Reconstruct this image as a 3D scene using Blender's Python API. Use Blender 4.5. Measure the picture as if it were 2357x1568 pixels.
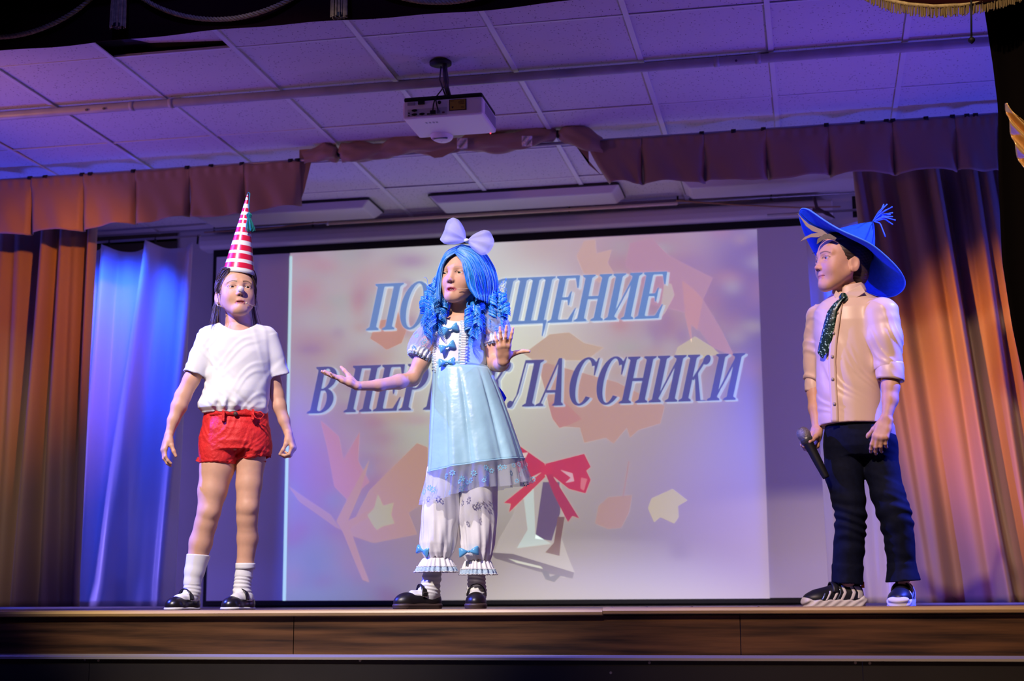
import bpy, bmesh, math, random
import numpy as np
from mathutils import Vector, Matrix

for o in list(bpy.data.objects):
    bpy.data.objects.remove(o)
SC = bpy.context.scene
COL = SC.collection
rnd = random.Random(7)

# ---------------------------------------------------------------- camera
W, H = 2357, 1568
YAW, PITCH, ROLL, F = math.radians(11.4997), math.radians(10.0454), math.radians(-.27414), 3420.5
CAM = np.array([0, 0, .018])
_cy, _sy, _cp, _sp = math.cos(YAW), math.sin(YAW), math.cos(PITCH), math.sin(PITCH)
FW = np.array([-_sy*_cp, _cy*_cp, _sp]); _r0 = np.array([_cy, _sy, 0.]); _u0 = np.cross(_r0, FW)
RT = _r0*math.cos(ROLL)+_u0*math.sin(ROLL); UP = _u0*math.cos(ROLL)-_r0*math.sin(ROLL)
cam = bpy.data.cameras.new('camera'); camo = bpy.data.objects.new('camera', cam); COL.objects.link(camo)
camo.matrix_world = Matrix([[RT[i], UP[i], -FW[i], CAM[i]] for i in range(3)]+[[0, 0, 0, 1]])
cam.sensor_width = 36; cam.lens = F/W*36; cam.clip_start = .05; cam.clip_end = 100
cam.dof.use_dof = True; cam.dof.focus_distance = 5.75; cam.dof.aperture_fstop = 3.2
SC.camera = camo
def ray(x, y): return FW+RT*(x-W/2)/F+UP*(H/2-y)/F
def onY(x, y, Y):
    d = ray(x, y); return CAM+d*(Y-CAM[1])/d[1]
def onZ(x, y, Z):
    d = ray(x, y); return CAM+d*(Z-CAM[2])/d[2]

# ---------------------------------------------------------------- light
wd = bpy.data.worlds.new('world'); SC.world = wd; wd.use_nodes = True
wd.node_tree.nodes['Background'].inputs[0].default_value = (.20, .14, .42, 1)
wd.node_tree.nodes['Background'].inputs[1].default_value = .03
SC.view_settings.view_transform = 'Standard'; SC.view_settings.look = 'None'
SC.view_settings.exposure = 0; SC.view_settings.gamma = 1; SC.view_settings.use_curve_mapping = False
def spot(name, loc, to, color, watt, angle, blend=.5, radius=.06):
    l = bpy.data.lights.new(name, 'SPOT'); l.color = color; l.energy = watt; l.spot_size = math.radians(angle)
    l.spot_blend = blend; l.shadow_soft_size = radius
    o = bpy.data.objects.new(name, l); COL.objects.link(o); o.location = loc
    o.rotation_euler = (Vector(to)-Vector(loc)).to_track_quat('-Z', 'Y').to_euler(); return o
LIGHTS = [
 # front of house follow spot, near white, on the two children at the left
 ('key_spot', (-2.9, .4, 4.7), (-1.9, 5.55, .72), (1, .88, .78), 2500, 24, .55, .05),
 ('key_spot_wide', (-1.2, .2, 4.5), (.35, 5.6, .85), (1, .72, .50), 1700, 32, .9, .08),
 # blue cans over the wings
 ('blue_can_left', (-4.5, 5.0, 2.35), (-2.2, 5.55, 1.0), (.05, .08, 1), 1500, 46, .5, .05),
 ('blue_can_right', (1.75, 5.6, 2.3), (.15, 5.55, 1.0), (.05, .08, 1), 1500, 50, .5, .04),
 ('blue_can_center', (-1.5, 1.5, 4.3), (-1.6, 5.55, .9), (.10, .10, 1), 260, 50, .5, .08),
 ('blue_curtain_left', (-4.2, 7.97, 2.40), (-4.25, 8.75, .7), (.015, .07, 1), 230, 92, .8, .05),
 ('blue_curtain_right', (.38, 7.97, 2.40), (.36, 8.75, .7), (.015, .07, 1), 150, 84, .8, .05),
 # wash on the back wall from the wings, behind the brown curtains
 ('violet_wash_left', (-5.95, 8.0, .5), (-2.2, 9.1, .9), (.30, .22, 1), 120, 110, .8, .3),
 ('violet_wash_right', (2.35, 8.0, .5), (-1.2, 9.1, .9), (.30, .22, 1), 120, 110, .8, .3),
 # amber and magenta cans on the brown curtains
 ('amber_left', (-2.6, 5.75, 2.35), (-4.4, 7.5, 1.75), (1, .27, .03), 200, 40, .9, .05),
 ('amber_right', (-.9, 5.75, 2.35), (1.0, 7.5, 1.1), (1, .30, .03), 520, 34, .8, .05),
 ('magenta_right', (-.2, 5.75, 2.35), (.75, 7.6, .35), (.8, .12, .75), 70, 40, .8, .05),
 ('valance_fill_left', (-4.9, 5.2, 1.9), (-2.6, 7.55, 2.2), (1, .38, .20), 58, 70, .9, .1),  # added fill in place of key light bounced onto the valance
 ('valance_fill_right', (1.7, 5.2, 1.9), (-.4, 7.55, 2.25), (1, .40, .26), 90, 70, .9, .1),  # added fill, right half of the bounce on the valance
 ('curtain_fill_left', (-3.6, 2.0, 3.1), (-5.0, 7.9, .7), (1, .78, .50), 420, 19, .9, .1),  # added warm fill to lift the lower part of the left curtain
 # upward wash on the ceiling from the wings
 ('ceiling_left', (-5.6, 7.2, .35), (-4.2, 7.1, 2.5), (.05, .07, 1), 170, 80, .9, .1),
 ('ceiling_right', (2.0, 7.2, .35), (.7, 7.1, 2.5), (.05, .07, 1), 150, 80, .9, .1),
 ('ceiling_magenta_left', (-5.4, 6.0, .3), (-2.3, 6.8, 2.5), (.55, .11, .9), 48, 70, .9, .1),
 ('ceiling_magenta_right', (1.9, 6.0, .3), (-1.2, 6.8, 2.5), (.55, .12, .9), 48, 70, .9, .1),
]
for a in LIGHTS: spot(*a)

# ---------------------------------------------------------------- helpers
def lin(c):
    return tuple(((v/255.)/12.92 if v/255. <= .04045 else ((v/255.+.055)/1.055)**2.4) for v in c)
MATS = {}
def mat(name, color, rough=.7, spec=.3, metal=0, noise=None, bump=None, attr=None, sss=0, sheen=0, alpha=1, emit=None, estr=1, stretch=None, color2=None, tr=0):
    if name in MATS: return MATS[name]
    m = bpy.data.materials.new(name); MATS[name] = m; m.use_nodes = True
    nt = m.node_tree; b = nt.nodes['Principled BSDF']; L = nt.links.new
    b.inputs['Base Color'].default_value = (*color[:3], 1); b.inputs['Roughness'].default_value = rough
    b.inputs['Specular IOR Level'].default_value = spec; b.inputs['Metallic'].default_value = metal
    b.inputs['Alpha'].default_value = alpha
    if sss:
        b.inputs['Subsurface Weight'].default_value = sss; b.inputs['Subsurface Scale'].default_value = .006
        b.inputs['Subsurface Radius'].default_value = (1, .4, .25)
    if sheen: b.inputs['Sheen Weight'].default_value = sheen
    tc = nt.nodes.new('ShaderNodeTexCoord'); src = tc.outputs['Object']
    if stretch:
        mp = nt.nodes.new('ShaderNodeMapping'); mp.inputs['Scale'].default_value = stretch; L(src, mp.inputs[0]); src = mp.outputs[0]
    colsock = None
    if attr:
        a = nt.nodes.new('ShaderNodeVertexColor'); a.layer_name = attr; colsock = a.outputs[0]
    if noise:
        n = nt.nodes.new('ShaderNodeTexNoise'); n.inputs['Scale'].default_value = noise[0]; n.inputs['Detail'].default_value = 5; L(src, n.inputs[0])
        mx = nt.nodes.new('ShaderNodeMix'); mx.data_type = 'RGBA'
        r = nt.nodes.new('ShaderNodeMapRange'); r.inputs['From Min'].default_value = .35; r.inputs['From Max'].default_value = .65; L(n.outputs[0], r.inputs[0])
        L(r.outputs[0], mx.inputs[0])
        if colsock:
            L(colsock, mx.inputs[6]); mx2 = nt.nodes.new('ShaderNodeMix'); mx2.data_type = 'RGBA'; mx2.blend_type = 'MULTIPLY'; mx2.inputs[0].default_value = 1
            L(colsock, mx2.inputs[6]); mx2.inputs[7].default_value = (noise[1],)*3+(1,); L(mx2.outputs[2], mx.inputs[7])
        else:
            mx.inputs[6].default_value = (*color[:3], 1)
            c2 = color2 if color2 else tuple(v*noise[1] for v in color[:3]); mx.inputs[7].default_value = (*c2, 1)
        colsock = mx.outputs[2]
    if colsock: L(colsock, b.inputs['Base Color'])
    if bump:
        n = nt.nodes.new('ShaderNodeTexNoise'); n.inputs['Scale'].default_value = bump[0]; n.inputs['Detail'].default_value = 4; L(src, n.inputs[0])
        bp = nt.nodes.new('ShaderNodeBump'); bp.inputs['Strength'].default_value = bump[1]; bp.inputs['Distance'].default_value = bump[2] if len(bump) > 2 else .01
        L(n.outputs[0], bp.inputs['Height']); L(bp.outputs[0], b.inputs['Normal'])
    if emit is not None:
        if emit == 'attr': L(colsock, b.inputs['Emission Color'])
        else: b.inputs['Emission Color'].default_value = (*emit, 1)
        b.inputs['Emission Strength'].default_value = estr
    if tr: b.inputs['Transmission Weight'].default_value = tr
    return m

def link(name, me, m, parent=None, smooth=True):
    if m is not None:
        me.materials.clear(); me.materials.append(m)
    if smooth and len(me.polygons): me.polygons.foreach_set('use_smooth', [True]*len(me.polygons))
    o = bpy.data.objects.new(name, me); COL.objects.link(o)
    if parent: o.parent = parent
    return o
def pyd(name, v, f, m, parent=None, smooth=True, cols=None):
    me = bpy.data.meshes.new(name); me.from_pydata([tuple(map(float, p)) for p in v], [], [tuple(map(int, q)) for q in f]); me.update()
    if cols is not None:
        ca = me.color_attributes.new('col', 'FLOAT_COLOR', 'POINT'); ca.data.foreach_set('color', np.c_[np.asarray(cols, np.float32).reshape(len(v), 3), np.ones(len(v), np.float32)].ravel().astype(np.float32))
    return link(name, me, m, parent, smooth)
def fastmesh(name, V, Q, m, parent=None, cols=None):
    me = bpy.data.meshes.new(name); n = len(V); k = len(Q)
    me.vertices.add(n); me.vertices.foreach_set('co', np.asarray(V, np.float32).ravel())
    me.loops.add(k*4); me.loops.foreach_set('vertex_index', np.asarray(Q, np.int32).ravel())
    me.polygons.add(k); me.polygons.foreach_set('loop_start', np.arange(0, k*4, 4, dtype=np.int32)); me.polygons.foreach_set('loop_total', np.full(k, 4, np.int32))
    me.update(calc_edges=True); me.validate()
    if cols is not None:
        ca = me.color_attributes.new('col', 'FLOAT_COLOR', 'POINT'); ca.data.foreach_set('color', np.c_[cols, np.ones(n)].astype(np.float32).ravel())
    return link(name, me, m, parent)
def tag(o, label=None, cat=None, group=None, kind=None):
    if label: o['label'] = label
    if cat: o['category'] = cat
    if group: o['group'] = group
    if kind: o['kind'] = kind
    return o
def empty(name, loc=(0, 0, 0)):
    o = bpy.data.objects.new(name, None); COL.objects.link(o); o.location = loc; o.empty_display_size = .05; return o
class MB:
    def __init__(s): s.v = []; s.f = []; s.c = []
    def add(s, v, f, c=None):
        n = len(s.v); s.v += [tuple(p) for p in v]; s.f += [tuple(i+n for i in q) for q in f]
        if c is not None: s.c += [c]*len(v)
        return s
    def box(s, lo, hi):
        x0, y0, z0 = lo; x1, y1, z1 = hi
        return s.add([(x0, y0, z0), (x1, y0, z0), (x1, y1, z0), (x0, y1, z0), (x0, y0, z1), (x1, y0, z1), (x1, y1, z1), (x0, y1, z1)],
              [(3, 2, 1, 0), (4, 5, 6, 7), (0, 1, 5, 4), (1, 2, 6, 5), (2, 3, 7, 6), (3, 0, 4, 7)])
    def tube(s, pts, r, n=10, caps=True, c=None, flat=1.0):
        pts = [np.array(p, float) for p in pts]; m = len(pts); V = []; Fc = []
        rr = r if hasattr(r, '__len__') else [r]*m
        pn = None
        for i in range(m):
            t = pts[min(i+1, m-1)]-pts[max(i-1, 0)]; t = t/(np.linalg.norm(t)+1e-12)
            if pn is None:
                a = np.array([0, 0, 1.]) if abs(t[2]) < .9 else np.array([1., 0, 0]); pn = np.cross(t, a)
            pn = pn-t*(pn@t); pn = pn/(np.linalg.norm(pn)+1e-12); bn = np.cross(t, pn)
            for k in range(n):
                a = 2*math.pi*k/n; V.append(pts[i]+rr[i]*(pn*math.cos(a)+bn*math.sin(a)*flat))
        for i in range(m-1):
            for k in range(n):
                Fc.append((i*n+k, i*n+(k+1) % n, (i+1)*n+(k+1) % n, (i+1)*n+k))
        if caps: Fc.append(tuple(range(n))[::-1]); Fc.append(tuple((m-1)*n+k for k in range(n)))
        return s.add(V, Fc, c)
    def grid(s, fn, nu, nv, closeu=False, c=None):
        V = [fn(i/(nu if closeu else nu-1), j/(nv-1)) for j in range(nv) for i in range(nu)]; Fc = []
        for j in range(nv-1):
            for i in range(nu if closeu else nu-1):
                k = (i+1) % nu; Fc.append((j*nu+i, j*nu+k, (j+1)*nu+k, (j+1)*nu+i))
        return s.add(V, Fc, c)
    def poly(s, pts, thick):  # outline polygon (list of 3d), thickness vector
        n = len(pts); t = np.array(thick, float); V = [np.array(p, float) for p in pts]+[np.array(p, float)+t for p in pts]
        return s.add(V, [tuple(range(n)), tuple(range(2*n-1, n-1, -1))]+[(i, i+n, (i+1) % n+n, (i+1) % n) for i in range(n)])
    def build(s, name, m, parent=None, smooth=False):
        return pyd(name, s.v, s.f, m, parent, smooth, s.c if s.c else None)
def bevel(o, w, n=2):
    md = o.modifiers.new('bevel', 'BEVEL'); md.width = w; md.segments = n; md.limit_method = 'ANGLE'; return o
def solid(o, t, off=0):
    md = o.modifiers.new('solid', 'SOLIDIFY'); md.thickness = t; md.offset = off; return o
def interp(x, xs, ys): return float(np.interp(x, xs, ys))
# ---------------------------------------------------------------- room shell
ZC = 2.518; GX, GY = -1.922, 6.062
SCRY = 9.1; WALLY = 9.2
M_tile = mat('ceiling_tile', (.62, .60, .62), .9, .1)
nt = M_tile.node_tree; b = nt.nodes['Principled BSDF']     # fissured mineral tile: short dark dashes
tc = nt.nodes.new('ShaderNodeTexCoord'); inf = nt.nodes.new('ShaderNodeObjectInfo')
def fiss(rot, sc):
    mp = nt.nodes.new('ShaderNodeMapping'); mp.inputs['Rotation'].default_value = (0, 0, rot); mp.inputs['Scale'].default_value = sc
    nt.links.new(tc.outputs['Object'], mp.inputs[0])
    ad = nt.nodes.new('ShaderNodeVectorMath'); ad.operation = 'ADD'; nt.links.new(mp.outputs[0], ad.inputs[0])
    cx = nt.nodes.new('ShaderNodeCombineXYZ'); ml = nt.nodes.new('ShaderNodeMath'); ml.operation = 'MULTIPLY'; ml.inputs[1].default_value = 57
    nt.links.new(inf.outputs['Random'], ml.inputs[0]); nt.links.new(ml.outputs[0], cx.inputs[0]); nt.links.new(ml.outputs[0], cx.inputs[1]); nt.links.new(cx.outputs[0], ad.inputs[1])
    v = nt.nodes.new('ShaderNodeTexVoronoi'); v.inputs['Scale'].default_value = 1; nt.links.new(ad.outputs[0], v.inputs[0])
    r = nt.nodes.new('ShaderNodeMapRange'); r.inputs['From Min'].default_value = .10; r.inputs['From Max'].default_value = .16; nt.links.new(v.outputs['Distance'], r.inputs[0]); return r
a1, a2 = fiss(.5, (26, 80, 1)), fiss(-.7, (70, 24, 1))
mm = nt.nodes.new('ShaderNodeMath'); mm.operation = 'MINIMUM'; nt.links.new(a1.outputs[0], mm.inputs[0]); nt.links.new(a2.outputs[0], mm.inputs[1])
mx = nt.nodes.new('ShaderNodeMix'); mx.data_type = 'RGBA'; nt.links.new(mm.outputs[0], mx.inputs[0])
mx.inputs[6].default_value = (.16, .14, .17, 1); mx.inputs[7].default_value = (.62, .60, .62, 1); nt.links.new(mx.outputs[2], b.inputs['Base Color'])
M_bar = mat('grid_bar_paint', (.66, .66, .68), .45, .4)
M_wall = mat('wall_paint', (.55, .52, .55), .85, .2, noise=(3, .93), bump=(60, .1))
M_wood = mat('walnut_laminate', (.115, .048, .016), .42, .35, noise=(3.2, .16), stretch=(.55, 6, 11), bump=(30, .05))
M_floor = mat('stage_floor', (.13, .07, .04), .45, .4, noise=(3, .6), stretch=(6, .6, 1))
M_nose = mat('oak_nosing', (.52, .32, .10), .35, .5, noise=(5, .75), stretch=(.5, 4, 4))
M_dark = mat('dark_riser', (.014, .011, .010), .5, .4, noise=(2, .6))
M_alu = mat('aluminium_edge', (.30, .26, .22), .6, .3)
M_black = mat('black', (.006, .006, .007), .6, .3)
M_screw = mat('screw_steel', (.55, .5, .45), .35, .5, metal=1)

tag(MB().box((-6.2, 5.0, ZC+.06), (2.6, WALLY+.2, ZC+.1)).build('ceiling', mat('ceiling_void', (.03, .03, .035), .9)), kind='structure')
ceil = bpy.data.objects['ceiling']
tile_me = None
T = .6; hb = .012
for c in range(-8, 6):
    for r in range(-1, 6):
        x0, y0 = GX+c*T, GY+r*T
        if x0 > 2.2 or x0+T < -6.2: continue
        y1 = min(y0+T, WALLY)
        if tile_me is None or abs((y1-y0)-T) > 1e-3:
            d = y1-y0
            mb = MB(); mb.box((-T/2+.006, -d/2+.006, 0), (T/2-.006, d/2-.006, .012)); o = mb.build('ceiling_tile', M_tile, ceil)
            if tile_me is None: tile_me = o.data
        else:
            o = bpy.data.objects.new('ceiling_tile', tile_me); COL.objects.link(o); o.parent = ceil
        o.location = ((x0+T/2), (y0+y1)/2, ZC+.008+rnd.uniform(-.0015, .0015))
        o.rotation_euler = (rnd.uniform(-.006, .006), rnd.uniform(-.004, .004), 0)
        if c == -2 and r == -1:
            o.location.z += .03; o.rotation_euler = (.055, .055, 0); o.location.x += .01
for c in range(-8, 7):
    x = GX+c*T
    if -6.2 < x < 2.6:
        MB().box((x-hb, 5.3, ZC), (x+hb, WALLY, ZC+.006)).build('grid_bar', M_bar, ceil)
for r in range(-1, 6):
    y = GY+r*T
    MB().box((-6.2, y-.007, ZC+.003), (2.6, y+.007, ZC+.007)).build('grid_bar', M_bar, ceil)

tag(MB().box((-6.2, WALLY, -.02), (2.6, WALLY+.15, ZC+.1)).build('wall_back', M_wall), kind='structure')
tag(MB().box((-6.35, 5.0, -.9), (-6.2, WALLY, ZC+.1)).build('wall_left', M_wall), kind='structure')
tag(MB().box((2.6, 5.0, -.9), (2.75, WALLY, ZC+.1)).build('wall_right', M_wall), kind='structure')
fl = tag(MB().box((-6.2, 5.28, -.05), (2.6, WALLY, 0)).build('floor', M_floor), kind='structure')
tag(MB().box((-7, -6, -.95), (4, 5.4, -.9)).build('floor_hall', M_floor), kind='structure')
# front edge of the stage
n1 = tag(empty('trim_1'), kind='structure')
xs = onY(1387, 1403, 5.24)[0]
for xa, xb, dz in ((-6.2, xs, 0), (xs+.001, 2.6, .0035)):
    pr = [(5.30, 0), (5.245, 0), (5.235, -.004), (5.231, -.012), (5.236, -.021), (5.247, -.024), (5.30, -.024)]
    V = [(x, y, z+dz) for x in (xa, xb) for y, z in pr]; k = len(pr)
    o = pyd('nosing', V, [tuple(range(k)), tuple(range(2*k-1, k-1, -1))]+[(i, i+k, (i+1) % k+k, (i+1) % k) for i in range(k)], M_nose, n1, False)
t2 = tag(empty('trim_2'), kind='structure')
xa = -6.2
for q, px in enumerate((676, 1704, None)):
    xb = onY(px, 1450, 5.26)[0] if px else 2.6
    o = MB().box((xa+.0015, 5.26, -.163), (xb-.0015, 5.29, -.0245)).build('fascia_board', M_wood, t2); xa = xb
    o.location.z = 0
    md = o.data
t3 = tag(empty('trim_3'), kind='structure')
MB().box((-6.2, 4.97, -.168), (2.6, 5.27, -.160)).build('step_tread', M_alu, t3)
xa = -6.2
for px in (206, 1985, None):
    xb = onY(px, 1525, 4.985)[0] if px else 2.6
    MB().box((xa+.001, 4.985, -.255), (xb-.001, 5.0, -.168)).build('riser_board', M_dark, t3); xa = xb
MB().box((-6.2, 4.62, -.268), (2.6, 5.0, -.246)).build('step_tread', M_nose, t3)
MB().box((-6.2, 4.64, -.9), (2.6, 4.66, -.268)).build('riser_board', M_dark, t3)
for px, py in ((196, 1519), (227, 1521), (829, 1521), (1495, 1526), (1406, 1549), (1969, 1526), (2002, 1527)):
    p = onY(px, py, 4.985); mb = MB(); mb.tube([p, p+np.array([0, -.002, 0])], .0045, 10); mb.build('screw', M_screw, t3)
for px, py in ((1409, 1394), (1489, 1394), (1592, 1394), (1745, 1393)):
    p = onZ(px, py, .004); p[1] = 5.262; p[0] = onY(px, py, 5.262)[0]; mb = MB(); mb.tube([(p[0], 5.262, .003), (p[0], 5.262, .0062)], .005, 8); mb.build('screw', M_screw, n1)

# dark vent grille behind the pale curtain at the left
w1 = tag(empty('vent_grille_1'), kind='structure')
def wq(px0, py0, px1, py1, y): 
    a = onY(px0, py0, y); c = onY(px1, py1, y); return a, c
for (a0, b0, a1, b1) in ((150, 535, 408, 556), (150, 562, 408, 582), (150, 588, 408, 700)):
    a, c = wq(a0, b0, a1, b1, WALLY)
    MB().box((a[0], WALLY-.012, c[2]), (c[0], WALLY-.002, a[2])).build('vent_panel', mat('olive_panel', (.05, .042, .02), .3, .5), w1)

# ---------------------------------------------------------------- projection screen
scr = tag(empty('projection_screen', (0, 0, 0)), 'wide white roll-down projection screen with black border showing an autumn title slide', 'screen')
M_case = mat('screen_case', (.60, .58, .62), .4, .4)
p0, p1 = onY(487, 590, SCRY), onY(483, 1384, SCRY); xl = (p0[0]+p1[0])/2; xr = .03; zt, zb = 2.325, .045
MB().box((xl-.02, SCRY+.004, .006), (xr+.06, SCRY+.010, zt+.035)).build('black_border', M_black, scr)
fab_m = mat('screen_fabric', (.78, .78, .80), .85, .1)
MB().box((xl+.006, SCRY, zb), (xr+.03, SCRY+.003, zt-.015)).build('screen_fabric', fab_m, scr)
mb = MB(); cz = zt+.085
prof = [(SCRY-.03, cz-.05), (SCRY-.055, cz-.035), (SCRY-.06, cz), (SCRY-.055, cz+.035), (SCRY-.03, cz+.05), (WALLY-.002, cz+.05), (WALLY-.002, cz-.05)]
k = len(prof); V = [(x, y, z) for x in (xl-.10, xr+.14) for y, z in prof]
mb.add(V, [tuple(range(k)), tuple(range(2*k-1, k-1, -1))]+[(i, i+k, (i+1) % k+k, (i+1) % k) for i in range(k)]); bevel(mb.build('roller_case', M_case, scr), .008)
mb = MB().box((xl, SCRY-.012, zb-.030), (xr+.03, SCRY+.004, zb-.004)); mb.build('bottom_bar', M_black, scr)

AMB = np.array(lin((88, 68, 136)))          # what the room light alone makes of the bare fabric at mid height
def ambk(py): return np.interp(py, (560, 850, 1100, 1380), (.72, 1.0, 1.25, 1.75))
def slide_mat(c, py=900):
    k = round(float(ambk(py)), 1)
    return mat('slide_%d_%d_%d_%d' % (*c, int(k*10)), (.78, .78, .80), .85, .1, emit=tuple(np.maximum(np.array(lin((c[0]*.93, c[1]*.94, min(255, c[2]*1.03))))-AMB*k, .0005)), estr=1)
def SP(px, py, lift): p = onY(px, py, SCRY); return (p[0], SCRY-lift, p[2])
# picture area: smooth colour field of the out-of-focus foliage
NX, NY = 150, 110
def edge(y): t = (y-583)/800.; return 668-13*t
def edger(y): t = (y-528)/850.; return 1742+30*t
U_, V_ = np.meshgrid(np.linspace(0, 1, NX), np.linspace(0, 1, NY))
topy = 583-55*U_; boty = 1383-3*U_; PY = topy+(boty-topy)*V_; PX = (668-13*V_)+((1742+30*V_)-(668-13*V_))*U_
base = np.zeros((NY, NX, 3)); base[:] = (190, 166, 172)
def blob(x, y, rx, ry, c, s=1, p=2):
    global base
    w = s*np.exp(-(((PX-x)/rx)**2+((PY-y)/ry)**2)**(p/2)); base += (np.array(c, float)-base)*w[..., None]
for a in [(900, 700, 520, 330, (200, 192, 182)), (1130, 820, 230, 330, (218, 226, 214), .95), (1190, 720, 190, 220, (232, 242, 230), .95), (1000, 660, 200, 150, (205, 205, 195), .8),
          (1700, 620, 330, 260, (176, 138, 170), .9), (1600, 560, 120, 60, (200, 184, 180), .9), (1640, 625, 60, 70, (200, 176, 190), .7), (1480, 600, 160, 90, (196, 146, 152), .8),
          (1750, 760, 110, 280, (112, 90, 160), .9), (1700, 700, 70, 140, (132, 104, 166), .7), (1550, 700, 120, 120, (188, 140, 160), .6), (1450, 830, 230, 120, (205, 180, 176), .7),
          (1300, 1100, 300, 250, (205, 192, 190), .8), (1550, 1150, 300, 280, (196, 168, 182), .8), (1700, 1250, 200, 200, (190, 150, 185), .7), (1400, 1330, 300, 90, (190, 164, 196), .7),
          (760, 1180, 230, 260, (178, 146, 184), .85), (720, 1080, 120, 120, (164, 130, 178), .7), (830, 1080, 150, 130, (208, 138, 168), .75), (900, 1120, 150, 170, (206, 160, 172), .7),
          (740, 1290, 160, 110, (176, 164, 190), .7), (700, 1350, 150, 60, (184, 178, 192), .7), (950, 1290, 170, 110, (198, 162, 186), .7), (930, 1000, 130, 60, (190, 192, 182), .7),
          (1050, 1000, 120, 130, (206, 206, 196), .8), (690, 610, 70, 70, (200, 165, 168), .7), (770, 660, 90, 90, (206, 180, 176), .7), (690, 700, 60, 40, (200, 150, 160), .6), (720, 790, 70, 50, (196, 140, 158), .6),
          (800, 620, 120, 60, (192, 180, 172), .6), (720, 640, 40, 30, (184, 186, 178), .6), (880, 590, 150, 40, (186, 176, 170), .6), (690, 880, 70, 60, (192, 160, 178), .6), (750, 720, 90, 40, (196, 196, 186), .5), (1240, 560, 140, 60, (200, 172, 168), .8), (1100, 570, 90, 60, (214, 214, 204), .7)]: blob(*a)
r_ = random.Random(31)
for _ in range(150):
    x, y = r_.choice(((r_.uniform(660, 960), r_.uniform(560, 1000)), (r_.uniform(660, 960), r_.uniform(560, 860)), (r_.uniform(1420, 1770), r_.uniform(530, 860)), (r_.uniform(660, 900), r_.uniform(950, 1380))))
    c = r_.choice(((206, 150, 158), (184, 184, 174), (200, 190, 184), (188, 138, 160), (204, 168, 164), (172, 136, 172)) if y < 950 else ((190, 140, 172), (176, 160, 186), (200, 160, 180)))
    blob(x, y, r_.uniform(14, 42), r_.uniform(12, 34), c, r_.uniform(.3, .75))
cw_ = np.exp(-((PX-1140)/270)**2-((PY-800)/260)**2)[..., None]; base = base*(1-(1-cw_)*np.array([.125, .125, -.01])); base = base*np.array([.97, .985, 1.03])
cols = np.zeros((NX*NY, 3)); bl = base.reshape(-1, 3)/255.
L_ = np.where(bl <= .04045, bl/12.92, ((bl+.055)/1.055)**2.4); cols = np.maximum(L_-AMB*ambk(PY.reshape(-1))[:, None], .0005)
V = [SP(PX[j, i], PY[j, i], .002) for j in range(NY) for i in range(NX)]
Fq = [(j*NX+i, j*NX+i+1, (j+1)*NX+i+1, (j+1)*NX+i) for j in range(NY-1) for i in range(NX-1)]
m = mat('slide_picture', (.78, .78, .80), .85, .1)
nt = m.node_tree; a = nt.nodes.new('ShaderNodeVertexColor'); a.layer_name = 'col'; nt.links.new(a.outputs[0], nt.nodes['Principled BSDF'].inputs['Emission Color']); nt.nodes['Principled BSDF'].inputs['Emission Strength'].default_value = 1
pyd('slide_picture', V, Fq, m, scr, True, cols)
def flat(name, pts, c, lift, lab=None):
    o = MB().add([SP(x, y, lift) for x, y in pts], [tuple(range(len(pts)))[::-1]]).build(name, slide_mat(c, sum(q_[1] for q_ in pts)/len(pts)), scr)
    if lab: o['label'] = lab
    return o
flat('slide_edge_line', [(667, 590), (673, 590), (658, 1383), (651, 1383)], (196, 226, 232), .0030)
# maple leaves
def maple(cx, cy, s, rot, sx=1, sy=1):
    half = [(0, -1), (.10, -.72), (.22, -.62), (.24, -.70), (.32, -.30), (.42, -.42), (.50, -.56), (.60, -.48), (.95, -.46), (.78, -.22), (.86, -.10), (.50, .12), (.62, .22), (.70, .40), (.40, .40), (.12, .42), (.05, .44)]
    pts = half+[(-x, y) for x, y in half[::-1] if x]
    c_, s_ = math.cos(rot), math.sin(rot); return [(cx+s*(x*sx*c_-y*sy*s_), cy+s*(x*sx*s_+y*sy*c_)) for x, y in pts]
def leaf(pts, c, lift): return flat('slide_leaf', pts, tuple(int(a*.66+b_*.34) for a, b_ in zip(c, (190, 166, 184))), lift)
leaf([(1345, 555), (1370, 552), (1372, 585), (1408, 575), (1398, 605), (1412, 628), (1380, 650), (1345, 632), (1327, 590)], (212, 168, 158), .0030)
leaf([(1450, 560), (1500, 548), (1540, 590), (1600, 620), (1640, 640), (1618, 690), (1660, 760), (1690, 820), (1640, 800), (1580, 720), (1500, 700), (1470, 640), (1440, 610)], (186, 132, 160), .0029)
leaf([(868, 738), (895, 735), (912, 710), (936, 760), (925, 790), (890, 806), (872, 792), (852, 780)], (206, 138, 132), .0030)
leaf([(1265, 770), (1310, 765), (1345, 790), (1390, 800), (1350, 830), (1300, 830), (1260, 852), (1205, 815)], (212, 178, 160), .0030)
leaf([(1235, 830), (1310, 850), (1420, 880), (1530, 935), (1520, 975), (1470, 990), (1450, 1008), (1443, 985), (1412, 1022), (1395, 1008), (1345, 1020), (1335, 985), (1290, 982), (1270, 960), (1255, 900)], (204, 152, 158), .0031)
leaf([(1262, 930), (1290, 915), (1340, 965), (1312, 978), (1288, 986), (1272, 965)], (206, 130, 152), .0034)
leaf([(738, 968), (780, 1005), (790, 1060), (808, 1030), (828, 995), (824, 1060), (850, 1110), (800, 1150), (770, 1120), (756, 1040)], (208, 132, 162), .0031)
leaf([(800, 1230), (850, 1130), (905, 1075), (960, 1020), (985, 1030), (985, 1150), (940, 1180), (960, 1230), (860, 1250)], (206, 150, 164), .0030)
leaf([(665, 1120), (700, 1145), (760, 1185), (785, 1220), (775, 1215), (740, 1190), (690, 1155)], (196, 142, 168), .0031)
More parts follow.
